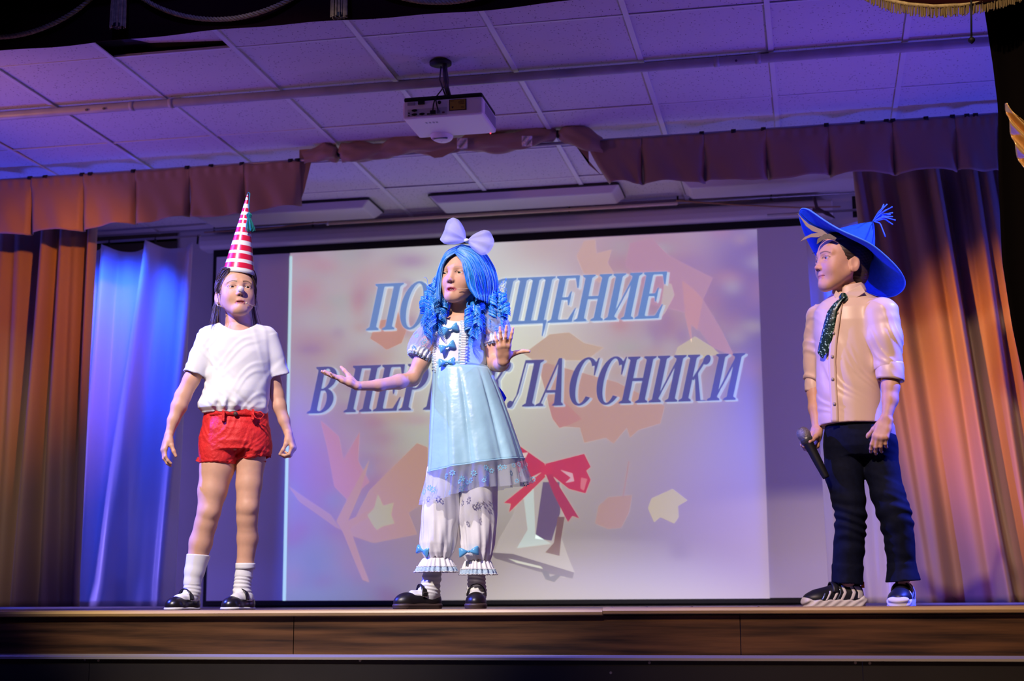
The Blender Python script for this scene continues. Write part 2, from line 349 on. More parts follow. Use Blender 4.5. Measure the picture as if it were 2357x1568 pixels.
leaf([(775, 1200), (800, 1150), (850, 1060), (830, 1130), (800, 1200), (870, 1165), (880, 1172), (805, 1215), (830, 1290), (850, 1340), (835, 1335), (790, 1225)], (212, 152, 160), .0033)
leaf([(846, 1186), (862, 1170), (870, 1138), (882, 1165), (906, 1158), (900, 1185), (908, 1205), (880, 1212), (868, 1220), (858, 1208)], (206, 192, 172), .0036)
leaf([(1492, 1170), (1500, 1148), (1548, 1126), (1582, 1152), (1560, 1165), (1562, 1190), (1552, 1205), (1520, 1190), (1506, 1202)], (222, 200, 172), .0034)
leaf([(1370, 1205), (1378, 1165), (1400, 1145), (1455, 1140), (1448, 1180), (1430, 1215), (1400, 1218)], (200, 150, 172), .0031)
leaf([(1446, 1062), (1450, 1062), (1436, 1145), (1432, 1145)], (186, 140, 172), .0032)
leaf([(1570, 645), (1600, 670), (1618, 690), (1605, 760), (1590, 745), (1592, 790), (1578, 730)], (212, 142, 158), .0031)
leaf([(1560, 800), (1600, 775), (1640, 800), (1655, 815), (1600, 830), (1555, 815)], (212, 196, 168), .0031)
leaf([(1530, 650), (1545, 655), (1552, 680), (1530, 720), (1518, 735)], (206, 186, 172), .0043)
# bell with red ribbon
bell = [(1205, 1115), (1250, 1090), (1290, 1105), (1298, 1180), (1292, 1240), (1310, 1290), (1322, 1318), (1300, 1330), (1220, 1305), (1136, 1280), (1150, 1240), (1180, 1190)]
flat('slide_bell', bell, (200, 182, 200), .0033)
flat('slide_bell_shade', [(1250, 1110), (1288, 1110), (1290, 1180), (1270, 1245), (1232, 1240), (1240, 1180)], (132, 106, 168), .0037)
flat('slide_bell_shade', [(1300, 1190), (1292, 1240), (1288, 1280), (1255, 1272), (1275, 1250), (1284, 1190)], (150, 112, 160), .0038)
flat('slide_bell_shine', [(1205, 1140), (1228, 1120), (1232, 1230), (1268, 1252), (1190, 1262), (1215, 1220)], (212, 216, 222), .0037)
flat('slide_bell_rim', [(1128, 1272), (1180, 1275), (1322, 1318), (1318, 1332), (1240, 1316), (1140, 1286)], (136, 112, 168), .0040)
flat('slide_bell_shine', [(1170, 1286), (1245, 1304), (1250, 1310), (1190, 1296)], (222, 214, 214), .0043)
flat('slide_bell_clapper', [(1245, 1312), (1262, 1316), (1266, 1328), (1284, 1322), (1290, 1326), (1276, 1340), (1256, 1334)], (128, 110, 168), .0044)
rib = (206, 62, 120)
flat('slide_ribbon', [(1255, 1068), (1345, 1045), (1360, 1075), (1350, 1084), (1360, 1105), (1348, 1136), (1310, 1126), (1262, 1088)], rib, .0045)
flat('slide_ribbon', [(1255, 1068), (1195, 1026), (1180, 1040), (1200, 1110), (1250, 1086)], (206, 76, 112), .0045)
flat('slide_ribbon', [(1250, 1085), (1160, 1158), (1176, 1160), (1172, 1180), (1256, 1098)], (212, 88, 124), .0047)
flat('slide_ribbon', [(1256, 1092), (1268, 1088), (1334, 1194), (1318, 1188), (1308, 1202), (1300, 1188), (1276, 1140)], (190, 54, 120), .0047)
flat('slide_ribbon_knot', [(1245, 1072), (1268, 1070), (1270, 1092), (1248, 1094)], (216, 70, 120), .0049)
flat('slide_ribbon_shine', [(1290, 1082), (1318, 1090), (1322, 1108), (1302, 1112), (1314, 1100)], (226, 176, 200), .0050)
flat('slide_ribbon_shine', [(1196, 1044), (1216, 1042), (1210, 1054), (1198, 1056)], (232, 200, 204), .0050)
flat('slide_ribbon_shine', [(1338, 1100), (1352, 1103), (1344, 1130), (1336, 1124)], (226, 130, 170), .0051)

# letters of the title: bold italic serif capitals, one mesh each
def arc(cx, cy, rx, ry, a0, a1, ix, iy, n=22, inx=0):
    o = [(cx+rx*math.cos(t), cy+ry*math.sin(t)) for t in np.radians(np.linspace(a0, a1, n))]
    i = [(cx+inx+ix*math.cos(t), cy+iy*math.sin(t)) for t in np.radians(np.linspace(a0, a1, n))]
    return [[o[k], o[k+1], i[k+1], i[k]] for k in range(n-1)]
def R_(x0, y0, x1, y1): return [[(x0, y0), (x1, y0), (x1, y1), (x0, y1)]]
def serif(x0, x1, bottom=True, e=.085):
    if bottom: return [[(x0-e, 0), (x1+e, 0), (x1+e, .035), (x1, .075), (x0, .075), (x0-e, .035)]]
    return [[(x0-e, 1), (x0-e, .965), (x0, .925), (x1, .925), (x1+e, .965), (x1+e, 1)]]
S = .20
def stem(x, b=True, t=True): return R_(x, 0, x+S, 1)+(serif(x, x+S) if b else [])+(serif(x, x+S, False) if t else [])
GL = {
 'П': (stem(.09)+stem(.55)+R_(.09, .93, .75, 1), .86),
 'О': (arc(.42, .5, .40, .52, 0, 360, .21, .47, 36), .86),
 'С': (arc(.44, .5, .40, .52, 42, 318, .20, .47, 30)+[[(.70, .62), (.74, .62), (.78, 1.0), (.74, 1.0), (.66, .86)]], .80),
 'В': (stem(.09)+arc(.36, .75, .32, .25, -90, 90, .13, .20)+arc(.36, .27, .36, .27, -90, 90, .15, .22)+R_(.2, .95, .36, 1)+R_(.2, .48, .38, .53)+R_(.2, 0, .36, .05), .78),
 'Я': (stem(.52)+arc(.46, .74, .34, .26, 90, 270, .14, .21)+R_(.44, .95, .6, 1)+R_(.4, .48, .6, .53)+[[(.38, .5), (.54, .5), (.22, 0), (-.02, 0), (-.02, .04)]], .82),
 'Щ': (stem(.09, False)+stem(.46, False)+stem(.83, False)+R_(.0, 0, 1.10, .07)+[[(1.0, .07), (1.12, .07), (1.10, -.28), (1.06, -.28), (1.02, 0)]], 1.14),
 'Е': (stem(.09)+R_(.2, .94, .68, 1)+R_(.2, 0, .72, .06)+R_(.2, .48, .5, .54)+[[(.50, .36), (.54, .36), (.54, .66), (.50, .66), (.44, .51)]]+[[(.68, 1), (.71, .72), (.67, .72), (.56, .94)]]+[[(.70, 0), (.76, .30), (.72, .30), (.58, .06)]], .76),
 'Н': (stem(.09)+stem(.57)+R_(.2, .47, .66, .54), .88),
 'И': (stem(.09)+stem(.57)+[[(.25, .14), (.29, .10), (.62, .84), (.58, .90)]], .88),
 'Р': (stem(.09)+arc(.36, .72, .33, .28, -90, 90, .13, .23)+R_(.2, .95, .36, 1)+R_(.2, .44, .36, .49), .72),
 'К': (stem(.09)+[[(.27, .48), (.33, .44), (.56, .82), (.50, .86)]]+arc(.60, .88, .11, .11, 0, 360, 0, 0, 14)+[[(.33, .56), (.42, .60), (.66, .02), (.82, .02), (.82, 0), (.52, 0)]], .84),
 'Л': (stem(.53)+R_(.26, .93, .7, 1)+[[(.26, 1), (.32, 1), (.27, .3), (.14, 0), (.06, 0), (.20, .24)]]+arc(.07, .06, .085, .085, 0, 360, 0, 0, 12), .84),
 'А': ([[(.40, 1.02), (.50, 1.02), (.76, 0), (.54, 0)]]+[[(.40, 1.02), (.43, .92), (.15, .03), (.08, .03)]]+R_(.24, .28, .60, .34)+serif(.09, .13, True, .1)+serif(.56, .74, True, .07), .84),
 ' ': ([], .30)}
def title(text, a, b_, h, shear, c, lite, order):
    adv = sum(GL[ch][1] for ch in text); x = 0
    A, B_ = np.array(a, float), np.array(b_, float)
    for ch in text:
        g, w = GL[ch]
        def pt(u, v, dx, dy, lift):
            t = (x+u)/adv; p = A+(B_-A)*t; hh = h[0]+(h[1]-h[0])*t
            return SP(p[0]+v*hh*shear+dx, p[1]-v*hh+dy, lift)
        if g:
            mb, ms = MB(), MB()
            for i_, poly in enumerate(g):
                ms.add([pt(u, v, 5, 2.5, .0052+.00002*i_) for u, v in poly], [tuple(range(len(poly)))[::-1]])
                mb.add([pt(u, v, 0, 0, .0065+.00003*i_) for u, v in poly], [tuple(range(len(poly)))[::-1]])
            o = mb.build('letter', slide_mat(c, a[1]-40), scr); ms.build('letter_shadow', slide_mat(lite, a[1]-40), o)
        x += w
title('ПОСВЯЩЕНИЕ', (842, 762), (1520, 733), (108, 108), .21, (108, 142, 200), (196, 208, 222), 0)
title('В ПЕРВОКЛАССНИКИ', (706, 953), (1695, 921), (108, 108), .21, (94, 94, 168), (186, 194, 222), 1)
# ---------------------------------------------------------------- ceiling fittings
M_pipe = mat('painted_pipe', (.42, .42, .46), .4, .4, noise=(9, .8))
pipe = tag(empty('ceiling_pipe', (0, 6.62, 2.488)), 'long grey steel pipe running under the ceiling tiles across the stage', 'pipe')
mb = MB(); mb.tube([(x, 0, .0) for x in np.linspace(-6.1, 2.5, 30)], .022, 14); mb.build('pipe', M_pipe, pipe, True)
for px in (305, 395, 1650, 1745):
    x = onY(px, 240-.072*px+20, 6.62)[0]; mb = MB(); mb.tube([(x-.012, 0, 0), (x+.012, 0, 0)], .0245, 14); mb.build('coupling', M_pipe, pipe, True)
for px in (205, 245, 1695):
    x = onY(px, 240-.072*px+20, 6.62)[0]; mb = MB(); mb.tube([(x, -.02, -.008), (x, -.030, -.012)], .006, 8); mb.build('bolt', mat('bolt', (.08, .08, .10), .5), pipe)
for px in (395, 1770):
    x = onY(px, 240-.072*px+20, 6.62)[0]
    mb = MB(); mb.grid(lambda u, v: (x+.035*math.cos(2*math.pi*u)*math.sin(v*1.57), .055+.035*math.sin(2*math.pi*u)*math.sin(v*1.57), -.012-.016*math.cos(v*1.57)+.03), 14, 6, True)
    mb.build('ceiling_cap', M_case, pipe, True)

# projector
M_pw = mat('projector_white', (.86, .84, .86), .45, .4)
PYB = 6.40; pb = onY(1018, 268, PYB); px0, px1 = onY(926, 274, PYB)[0], onY(1111, 262, PYB)[0]; pz = pb[2]
pj = tag(empty('projector', (0, 0, 0)), 'white ceiling projector with sockets and yellow sticker hung above the middle of the stage', 'projector')
dpt = .30; hgt = .085
mb = MB().box((px0, PYB, pz), (px1, PYB+dpt, pz+hgt)); bevel(mb.build('housing', M_pw, pj), .012, 3)
mb = MB().box((px0+.004, PYB+.006, pz+hgt), (px1-.004, PYB+dpt, pz+hgt+.022)); bevel(mb.build('top_cover', M_black, pj), .008)
f = PYB-.0015; w = px1-px0
def jack(u0, v0, u1, v1, m, nm, d=.003): 
    return bevel(MB().box((px0+u0*w, f-d, pz+v0*hgt), (px0+u1*w, f+.004, pz+v1*hgt)).build(nm, m, pj), .001)
jack(.065, .08, .56, .52, mat('socket_field', (.55, .54, .58), .5), 'socket_panel', .0005)
for u, v in ((.085, .16), (.085, .30)):
    mb = MB(); mb.tube([(px0+u*w, f, pz+v*hgt), (px0+u*w, f-.004, pz+v*hgt)], .0035, 10); mb.build('audio_socket', M_black, pj)
for u, v in ((.155, .43), (.155, .20), (.25, .20)):
    mb = MB(); mb.grid(lambda a, b_: (px0+u*w+.014*b_*math.cos(2*math.pi*a), f-.004, pz+v*hgt+.0062*b_*math.sin(2*math.pi*a)), 14, 2, True); mb.tube([(px0+u*w, f, pz+v*hgt), (px0+u*w, f-.0045, pz+v*hgt)], .006, 10); mb.build('video_socket', M_black, pj)
jack(.31, .14, .345, .22, M_black, 'usb_socket'); jack(.355, .14, .42, .34, M_black, 'plug', .012); jack(.44, .16, .475, .32, mat('plug_grey', (.12, .12, .14), .5), 'plug', .012); jack(.50, .17, .53, .27, mat('socket_red', (.20, .10, .12), .5), 'socket')
jack(.20, .76, .28, 1.0, M_black, 'power_socket', .008); jack(.065, .74, .16, .92, mat('grille', (.30, .29, .33), .6), 'speaker_grille')
mb = MB(); mb.tube([(px0+.465*w, f, pz+.80*hgt), (px0+.465*w, f-.003, pz+.80*hgt)], .0085, 16); mb.build('lock_socket', M_black, pj)
st = jack(.585, .28, .80, .92, mat('sticker_edge', (.02, .015, .01), .5), 'warning_sticker', .001)
o = MB().box((px0+.597*w, f-.0022, pz+.32*hgt), (px0+.788*w, f-.0012, pz+.88*hgt)).build('sticker_face', mat('sticker_yellow', (.36, .26, .03), .5), st)
mb = MB()
for i, (u0, u1, v) in enumerate(((.61, .65, .8), (.72, .775, .8), (.70, .775, .74), (.70, .775, .68), (.71, .775, .62), (.735, .775, .46), (.735, .775, .40))):
    mb.box((px0+u0*w, f-.003, pz+v*hgt), (px0+u1*w, f-.0022, pz+(v+.018)*hgt))
mb.add([(px0+.615*w, f-.0026, pz+.50*hgt), (px0+.645*w, f-.0026, pz+.50*hgt), (px0+.63*w, f-.0026, pz+.38*hgt)], [(0, 1, 2)]); mb.build('sticker_print', M_black, st)['kind'] = 'stuff'
for u, pts in ((.39, [(.39, .3), (.40, .7), (.42, .98)]), (.455, [(.457, .3), (.44, .6), (.425, .98)])):
    mb = MB(); mb.tube([(px0+a*w, f-.012, pz+b_*hgt) for a, b_ in pts]+[(px0+.43*w, f+.01, pz+hgt*1.25), (px0+.48*w, PYB+.09, pz+hgt+.10)], .0032, 8); mb.build('cable', M_black, pj, True)
# lens housing bulge on the underside and its slot
lc = onZ(1018, 316, pz); mb = MB()
mb.grid(lambda u, v: (lc[0]+.055*math.cos(2*math.pi*u)*math.cos(v*1.5), lc[1]-.012+.075*math.sin(2*math.pi*u)*math.cos(v*1.5), pz+.004-.030*math.sin(v*1.5)), 28, 8, True); mb.build('lens_hood', M_pw, pj, True)
mb = MB(); mb.tube([(lc[0]+.036*s_, lc[1]-.072+.012*(1-s_*s_)*-1+.03, pz-.020) for s_ in np.linspace(-1, 1, 9)], .0045, 6); mb.build('lens_slot', mat('lens_dark', (.10, .10, .14), .2), pj)
for u in (.24, .285, .33, .37):
    o = MB().box((px0+u*w, PYB+.066, pz-.0008), (px0+(u+.025)*w, PYB+.085, pz+.001)).build('control_button', mat('button_grey', (.40, .39, .42), .5), pj)
mb = MB(); mb.tube([(px0+.93*w, PYB+dpt-.01, pz+.004), (px0+.93*w, PYB+dpt-.01, pz-.003)], .0025, 8); mb.build('power_light', mat('led_red', (.8, .02, .02), .4, emit=(1, .03, .05), estr=6), pj)
for zz in np.linspace(.018, .066, 7): MB().box((px1-.002, PYB+.05, pz+zz), (px1+.0015, PYB+dpt-.02, pz+zz+.004)).build('vent_slat', mat('vent', (.25, .24, .28), .6), pj)
pc = onZ(1014, 143, ZC); mb = MB(); mb.tube([(pc[0], pc[1], ZC+.001), (pc[0], pc[1], ZC-.012)], .052, 24); mb.build('ceiling_plate', M_black, pj, True)
mt = mat('mount_steel', (.10, .10, .16), .45, .5, metal=.3)
mb = MB(); mb.tube([(pc[0]+.02, pc[1], ZC-.01), (pc[0]+.03, pc[1]-.02, ZC-.12), ((px0+px1)/2+.01, PYB+.14, pz+hgt+.015)], .012, 10); mb.build('mount_pole', mt, pj, True)
for s_ in (-1, 1):
    mb = MB(); mb.tube([(pc[0]+.02+s_*.012, pc[1]-.02, ZC-.03), (pc[0]+.025+s_*.02, pc[1]-.035, ZC-.10), (pc[0]+.03+s_*.006, PYB+.04, pz+hgt+.02)], .004, 8); mb.build('cable', mt, pj, True)

# flat ceiling lamps near the back wall
M_lamp = mat('lamp_cover', (.58, .56, .62), .4, .4)
def lamp(xa, xb, ya, yb, lab):
    r = tag(empty('ceiling_lamp', ((xa+xb)/2, (ya+yb)/2, ZC)), lab, 'ceiling lamp', 'flat unlit lamps by the back wall'); hx, hy = (xb-xa)/2, (yb-ya)/2
    MB().box((-hx, -hy, -.012), (hx, hy, 0)).build('lamp_base', mat('lamp_edge', (.02, .02, .025), .5), r)
    V = [(-hx+.004, -hy+.004, -.012), (hx-.004, -hy+.004, -.012), (hx-.004, hy-.004, -.012), (-hx+.004, hy-.004, -.012), (-hx+.05, -hy+.03, -.055), (hx-.05, -hy+.03, -.055), (hx-.05, hy-.03, -.055), (-hx+.05, hy-.03, -.055)]
    bevel(pyd('diffuser', V, [(0, 1, 5, 4), (1, 2, 6, 5), (2, 3, 7, 6), (3, 0, 4, 7), (4, 5, 6, 7)], M_lamp, r, False), .01, 3)
lamp(-2.28, -1.09, 8.62, 8.93, 'flat unlit ceiling lamp in the middle, above the title slide')
lamp(-3.86, -2.66, 8.62, 8.95, 'flat unlit ceiling lamp half hidden by the left part of the brown valance')
lamp(-.72, .48, 8.62, 8.93, 'flat unlit ceiling lamp mostly hidden by the right part of the brown valance')

# rods and lines along the back wall
def PP(px, py, Y): return onY(px, py, Y)
M_rod = mat('rod_grey', (.30, .29, .34), .35, .5, metal=.4)
rod = tag(empty('curtain_rod'), 'thin rod with a brass length running below the ceiling in front of the screen case', 'rod')
RY = 8.98
a, b_ = PP(753, 517, RY), PP(1560, 466, RY); zr = (a[2]+b_[2])/2
mb = MB(); mb.tube([(a[0], RY, zr), (b_[0], RY, zr)], .0105, 12); mb.build('brass_tube', mat('brass', (.85, .66, .46), .35, .5, metal=.15), rod, True)  # brass kept pale: reflected projector light is put into its colour
mb = MB(); mb.tube([(a[0]-.004, RY, zr), (a[0]+.012, RY, zr)], .013, 12); mb.build('end_cap', M_case, rod, True)
mb = MB(); mb.tube([(-5.2, RY+.02, zr+.01), (1.4, RY+.02, zr+.01)], .007, 8); mb.build('rail', M_rod, rod, True)
for px in (493, 720, 1310, 1560, 1775):
    p = PP(px, 516-.0615*(px-753), RY+.02); mb = MB(); mb.tube([(p[0], RY+.02, zr-.012), (p[0], RY+.02, ZC)], .006, 8); mb.build('bracket', M_black, rod)
cord = tag(empty('sagging_cord'), 'thin orange cord sagging across the top of the screen case', 'cord')
for pts in ([(753, 517), (690, 523), (600, 534), (470, 541)], [(1556, 468), (1700, 478), (1840, 484), (1935, 482)]):
    mb = MB(); mb.tube([PP(x, y-6, RY-.045) for x, y in pts], .005, 8); mb.build('cord', mat('cord_tan', (.30, .17, .10), .7), cord, True)

# ---------------------------------------------------------------- cloth
M_brown = mat('brown_curtain', (.33, .215, .155), .62, .35, noise=(1.3, .88), bump=(320, .08, .002), sheen=.15)
M_pale = mat('pale_satin', (.60, .58, .66), .38, .5, bump=(200, .05, .002), sheen=.1)
VY, VZ = 7.55, 2.445
val = tag(empty('valance'), 'brown box-pleated valance bunched up around the projector beam in the middle', 'valance')
def panel(xa, xb, za, zb, seed, slanta=0, slantb=0):
    rr = random.Random(seed); p1, p2, sk = rr.uniform(0, 6), rr.uniform(0, 6), rr.uniform(-.5, .5); am = rr.uniform(.007, .012)
    def fn(u, v):
        x = xa+(xb-xa)*u; zb_ = za+(zb-za)*u; top = VZ+.003*math.sin(u*9+p1)
        vv = max(0, (v-.16)/.84)
        x += slanta*v**1.3*(1-u)+slantb*v**1.3*u
        e = min(u, 1-u); fold = math.exp(-(e/.045)**2)*vv**.7*.045
        y = VY+fold-.016*math.sin(math.pi*u)*vv-am*vv*math.sin(7*(u+sk*vv)+p1)-.006*vv*math.sin(13*u-5*v+p2)+.003*math.sin(30*u+p2)*(v < .16)
        x += (.5-u)*.012*vv*0
        z = top+(zb_-top)*v-.008*math.sin(5*u+p1)*vv**2-.006*math.exp(-(e/.03)**2)*vv*-1
        return (x, y, z)
    mb = MB(); mb.grid(fn, 40, 22); solid(mb.build('pleated_panel', M_brown, val, True), .003)
def vx(px, py=400): return onY(px, py, VY)[0]
def vz(px, py): return onY(px, py, VY)[2]
LB = [(-190, 556), (-55, 546), (70, 536), (190, 527), (310, 514), (434, 500), (560, 495), (689, 470)]
for i in range(len(LB)-1):
    panel(vx(LB[i][0], 450), vx(LB[i+1][0], 450), vz(*LB[i]), vz(*LB[i+1]), 10+i, slantb=0)
RB = [(1350, 423), (1476, 421), (1620, 419), (1764, 411), (1908, 403), (2057, 397), (2202, 391), (2300, 393), (2440, 386)]
for i in range(len(RB)-1):
    panel(vx(RB[i][0], 330), vx(RB[i+1][0], 330), vz(*RB[i]), vz(*RB[i+1]), 40+i, slanta=(.115 if i == 0 else 0))
# slanted end gores
mb = MB(); g = [(689, 345), (728, 342), (716, 375), (700, 440), (689, 470)]
mb.add([onY(x, y, VY+.015+.02*(i > 1)) for i, (x, y) in enumerate(g)], [tuple(range(len(g)))]); solid(mb.build('end_gore', M_brown, val), .004)
g = [(1290, 300), (1352, 296), (1356, 380), (1385, 405), (1350, 365), (1325, 335)]
mb = MB(); mb.add([onY(x, y, VY+.012) for x, y in g], [tuple(range(len(g)))]); solid(mb.build('end_gore', M_brown, val), .004)
path = [(700, 362, 14), (728, 357, 17), (752, 350, 25), (772, 352, 22), (780, 353, 8), (790, 352, 22), (815, 353, 26), (850, 350, 23), (880, 346, 18), (905, 338, 24), (930, 332, 26), (960, 333, 23), (1000, 336, 22), (1045, 333, 17), (1062, 332, 14), (1080, 330, 22), (1120, 328, 26), (1160, 326, 24), (1200, 322, 22), (1240, 314, 20), (1268, 310, 17), (1284, 309, 7), (1298, 309, 18), (1325, 315, 26), (1360, 326, 28), (1385, 335, 18)]
tt = np.arange(len(path)); fine = np.linspace(0, len(path)-1, 170)
X_ = np.interp(fine, tt, [p[0] for p in path]); Y_ = np.interp(fine, tt, [p[1] for p in path]); R_f = np.interp(fine, tt, [p[2] for p in path])
mb = MB(); V = []; n = 20
for i in range(len(fine)):
    c = onY(X_[i], Y_[i], VY-.01); r = R_f[i]/470.
    for k_ in range(n):
        a = 2*math.pi*k_/n; q = r*(1+.20*math.sin(3*a+.21*i)+.10*math.sin(5*a-.33*i+1)); V.append((c[0]+.006*math.sin(2*a+.4*i), c[1]+q*.9*math.cos(a), c[2]+q*math.sin(a)))
mb.add(V, [(i*n+k_, i*n+(k_+1) % n, (i+1)*n+(k_+1) % n, (i+1)*n+k_) for i in range(len(fine)-1) for k_ in range(n)])
mb.build('gathered_swag', M_brown, val, True)
for px, py in ((780, 353), (1284, 309)):
    c = onY(px, py, VY-.01); mb = MB(); mb.tube([(c[0]-.005, c[1], c[2]), (c[0]+.005, c[1], c[2])], .022, 12); mb.build('tie_band', M_black, val, True)
g = [(978, 352), (1010, 346), (1040, 342), (1050, 345), (1018, 362), (1000, 364)]
mb = MB(); mb.add([onY(x, y, VY-.07) for x, y in g], [tuple(range(len(g)))]); solid(mb.build('loose_fold', M_brown, val), .004)
M_tape = mat('clear_tape', (.75, .72, .66), .12, .8)
for px, py in ((1064, 330), (1213, 325)):
    mb = MB(); rr = random.Random(px)
    mb.grid(lambda u, v: tuple(onY(px-12+24*u, py-12+24*v, VY-.075-.012*math.sin(9*u+7*v+px))), 8, 6); solid(mb.build('tape_strip', M_tape, val, False), .001)
mb = MB(); mb.tube([(-5.9, VY+.012, VZ+.004), (2.4, VY+.012, VZ+.004)], .009, 8); mb.build('rail', M_rod, val, True)
for px in (68, 103, 188, 207, 306, 430, 485, 556, 668, 684, 1615, 1688, 1757, 1902, 1985, 2040, 2055, 2131, 2192, 2225, 2245):
    p = onY(px, 420-.072*px-2, VY); mb = MB(); mb.tube([(p[0]-.012, VY+.006, VZ+.004), (p[0]+.012, VY+.006, VZ+.004)], .0125, 8); mb.build('rail_glider', M_black, val, True)

def curtain(name, lab, cat, m, Y, xt, xb, z0, z1, ridges, amp, seed, scallop=None, parent=None, nu=220, nv=60, thick=.003):
    # ridges: list of (u, depth toward the viewer, half width) at top and bottom
    rr = random.Random(seed); ph = [rr.uniform(0, 6.28) for _ in range(6)]
    def fn(u, v):
        x = (xt[0]+(xt[1]-xt[0])*u)*(1-v)+(xb[0]+(xb[1]-xb[0])*u)*v
        y = 0
        for (ut, ub, d0, d1, w0, w1) in ridges:
            c = ut+(ub-ut)*v; w = w0+(w1-w0)*v; d = d0+(d1-d0)*v; t = abs(u-c)/w
            y -= d*math.exp(-t**2.2)
        y += amp*.25*math.sin(23*u+2.2*v+ph[0])+amp*.18*math.sin(41*u-1.5*v+ph[1])
        z = z1+(z0-z1)*v
        if scallop: z -= scallop(u)*(1-v)**6
        x += .008*math.sin(4*v+ph[2]+8*u)*v
        if v > .93: y += .012*math.sin(17*u+ph[3])*(v-.93)/.07
        return (x, Y+y, z)
    mb = MB(); mb.grid(fn, nu, nv); o = mb.build(name, m, parent, True); solid(o, thick)
    if lab: tag(o, lab, cat)
    return o
CY = 7.90
def cx(px, py=900, Y=CY): return onY(px, py, Y)[0]
x0, x1 = cx(-230), cx(221)
def U(px): return (cx(px)-x0)/(x1-x0)
rid = []
for pt, pb_, d, w in ((-210, -215, .08, 20), (-150, -150, .10, 24), (-80, -95, .10, 26), (8, -10, .09, 22), (40, 40, .05, 14), (112, 95, .13, 18), (150, 150, .11, 16), (176, 186, .07, 13), (212, 215, .10, 11)):
    rid.append((U(pt), U(pb_), d*1.2, d*1.7, w/451., w*1.25/451.))
curtain('brown_curtain', 'brown side curtain with amber light at the left edge of the stage', 'curtain', M_brown, CY, (x0, x1), (x0, cx(228)), .012, 2.30, rid, .02, 3)
x0, x1 = cx(1985), cx(2560); rid = []
for pt, pb_, d, w in ((1992, 2052, .06, 16), (2040, 2090, .07, 24), (2120, 2190, .10, 36), (2172, 2232, .14, 14), (2225, 2268, .07, 18), (2258, 2300, .13, 15), (2290, 2350, .13, 20), (2340, 2400, .1, 22), (2400, 2450, .12, 24), (2480, 2510, .12, 26)):
    rid.append((U(pt), U(pb_), d*1.1, d*1.8, w/575., w*1.3/575.))
curtain('brown_curtain', 'brown side curtain behind the child in the blue hat', 'curtain', M_brown, CY, (x0, x1), (cx(2045), cx(2590)), .012, 2.30, rid, .02, 5)

PYc = 8.55
lp = tag(empty('pale_curtain', (0, 0, 0)), 'pale satin curtain lit blue behind the child in the striped cone hat', 'curtain')
def cxp(px): return onY(px, 900, PYc)[0]
x0, x1 = cxp(150), cxp(440)
def U(px): return (cxp(px)-x0)/(x1-x0)
zt_ = onY(330, 563, PYc)[2]
sc_ = lambda u: .045*abs(math.sin(math.pi*(u-U(232))/(U(340)-U(232))))**.8
rid = [(U(345), U(275), .13, .12, .05, .13), (U(436), U(418), .05, .08, .04, .06), (U(395), U(380), .03, .05, .06, .12), (U(240), U(222), .10, .10, .05, .06), (U(372), U(330), .02, .05, .06, .10), (U(180), U(170), .08, .1, .1, .1)]
curtain('curtain_cloth', None, None, M_pale, PYc, (x0, x1), (x0, cxp(420)), .012, zt_, rid, .02, 8, scallop=sc_, parent=lp)
mb = MB(); mb.tube([(x0-.3, PYc+.03, zt_+.035), (cxp(446), PYc+.03, zt_+.045)], .008, 8); mb.build('rod', M_rod, lp, True)
mb = MB(); mb.tube([(x0-.3, PYc+.05, zt_+.115), (cxp(452), PYc+.05, zt_+.125)], .007, 8); mb.build('wire', M_rod, lp, True)
for px in (232, 340, 440):
    x = cxp(px); mb = MB(); mb.tube([(x, PYc+.02, zt_-.01), (x, PYc+.03, zt_+.05)], .007, 8); mb.build('hook', M_black, lp)
rp = tag(empty('pale_curtain', (0, 0, 0)), 'pale satin curtain lit blue behind the child in the blue hat', 'curtain')
x0, x1 = cxp(1868), cxp(2060); zt_ = onY(1950, 500, PYc)[2]
rid = [(U(1900), U(1925), .08, .10, .10, .10), (U(1985), U(2000), .06, .08, .12, .14), (U(1945), U(1965), .03, .04, .1, .1)]
curtain('curtain_cloth', None, None, M_pale, PYc, (x0, x1), (cxp(1893), cxp(2080)), .012, zt_, rid, .02, 9, scallop=lambda u: .05*math.sin(math.pi*u), parent=rp)
mb = MB(); mb.tube([(cxp(1780), PYc+.03, zt_+.045), (x1+.2, PYc+.03, zt_+.05)], .008, 8); mb.build('rod', M_rod, rp, True)
mb = MB(); mb.tube([PP(x, y, PYc-.02) for x, y in ((1874, 455), (1880, 478), (1902, 492), (1920, 500), (1905, 490), (1870, 482))], .010, 7); mb.build('tie_string', mat('string_dark', (.06, .04, .06), .7), rp, True)
mb = MB(); mb.box(tuple(PP(1963, 500, PYc+.04)-np.array([0, .01, 0])), tuple(PP(1974, 452, PYc+.04)+np.array([0, .01, 0]))); mb.build('hook', M_black, rp)

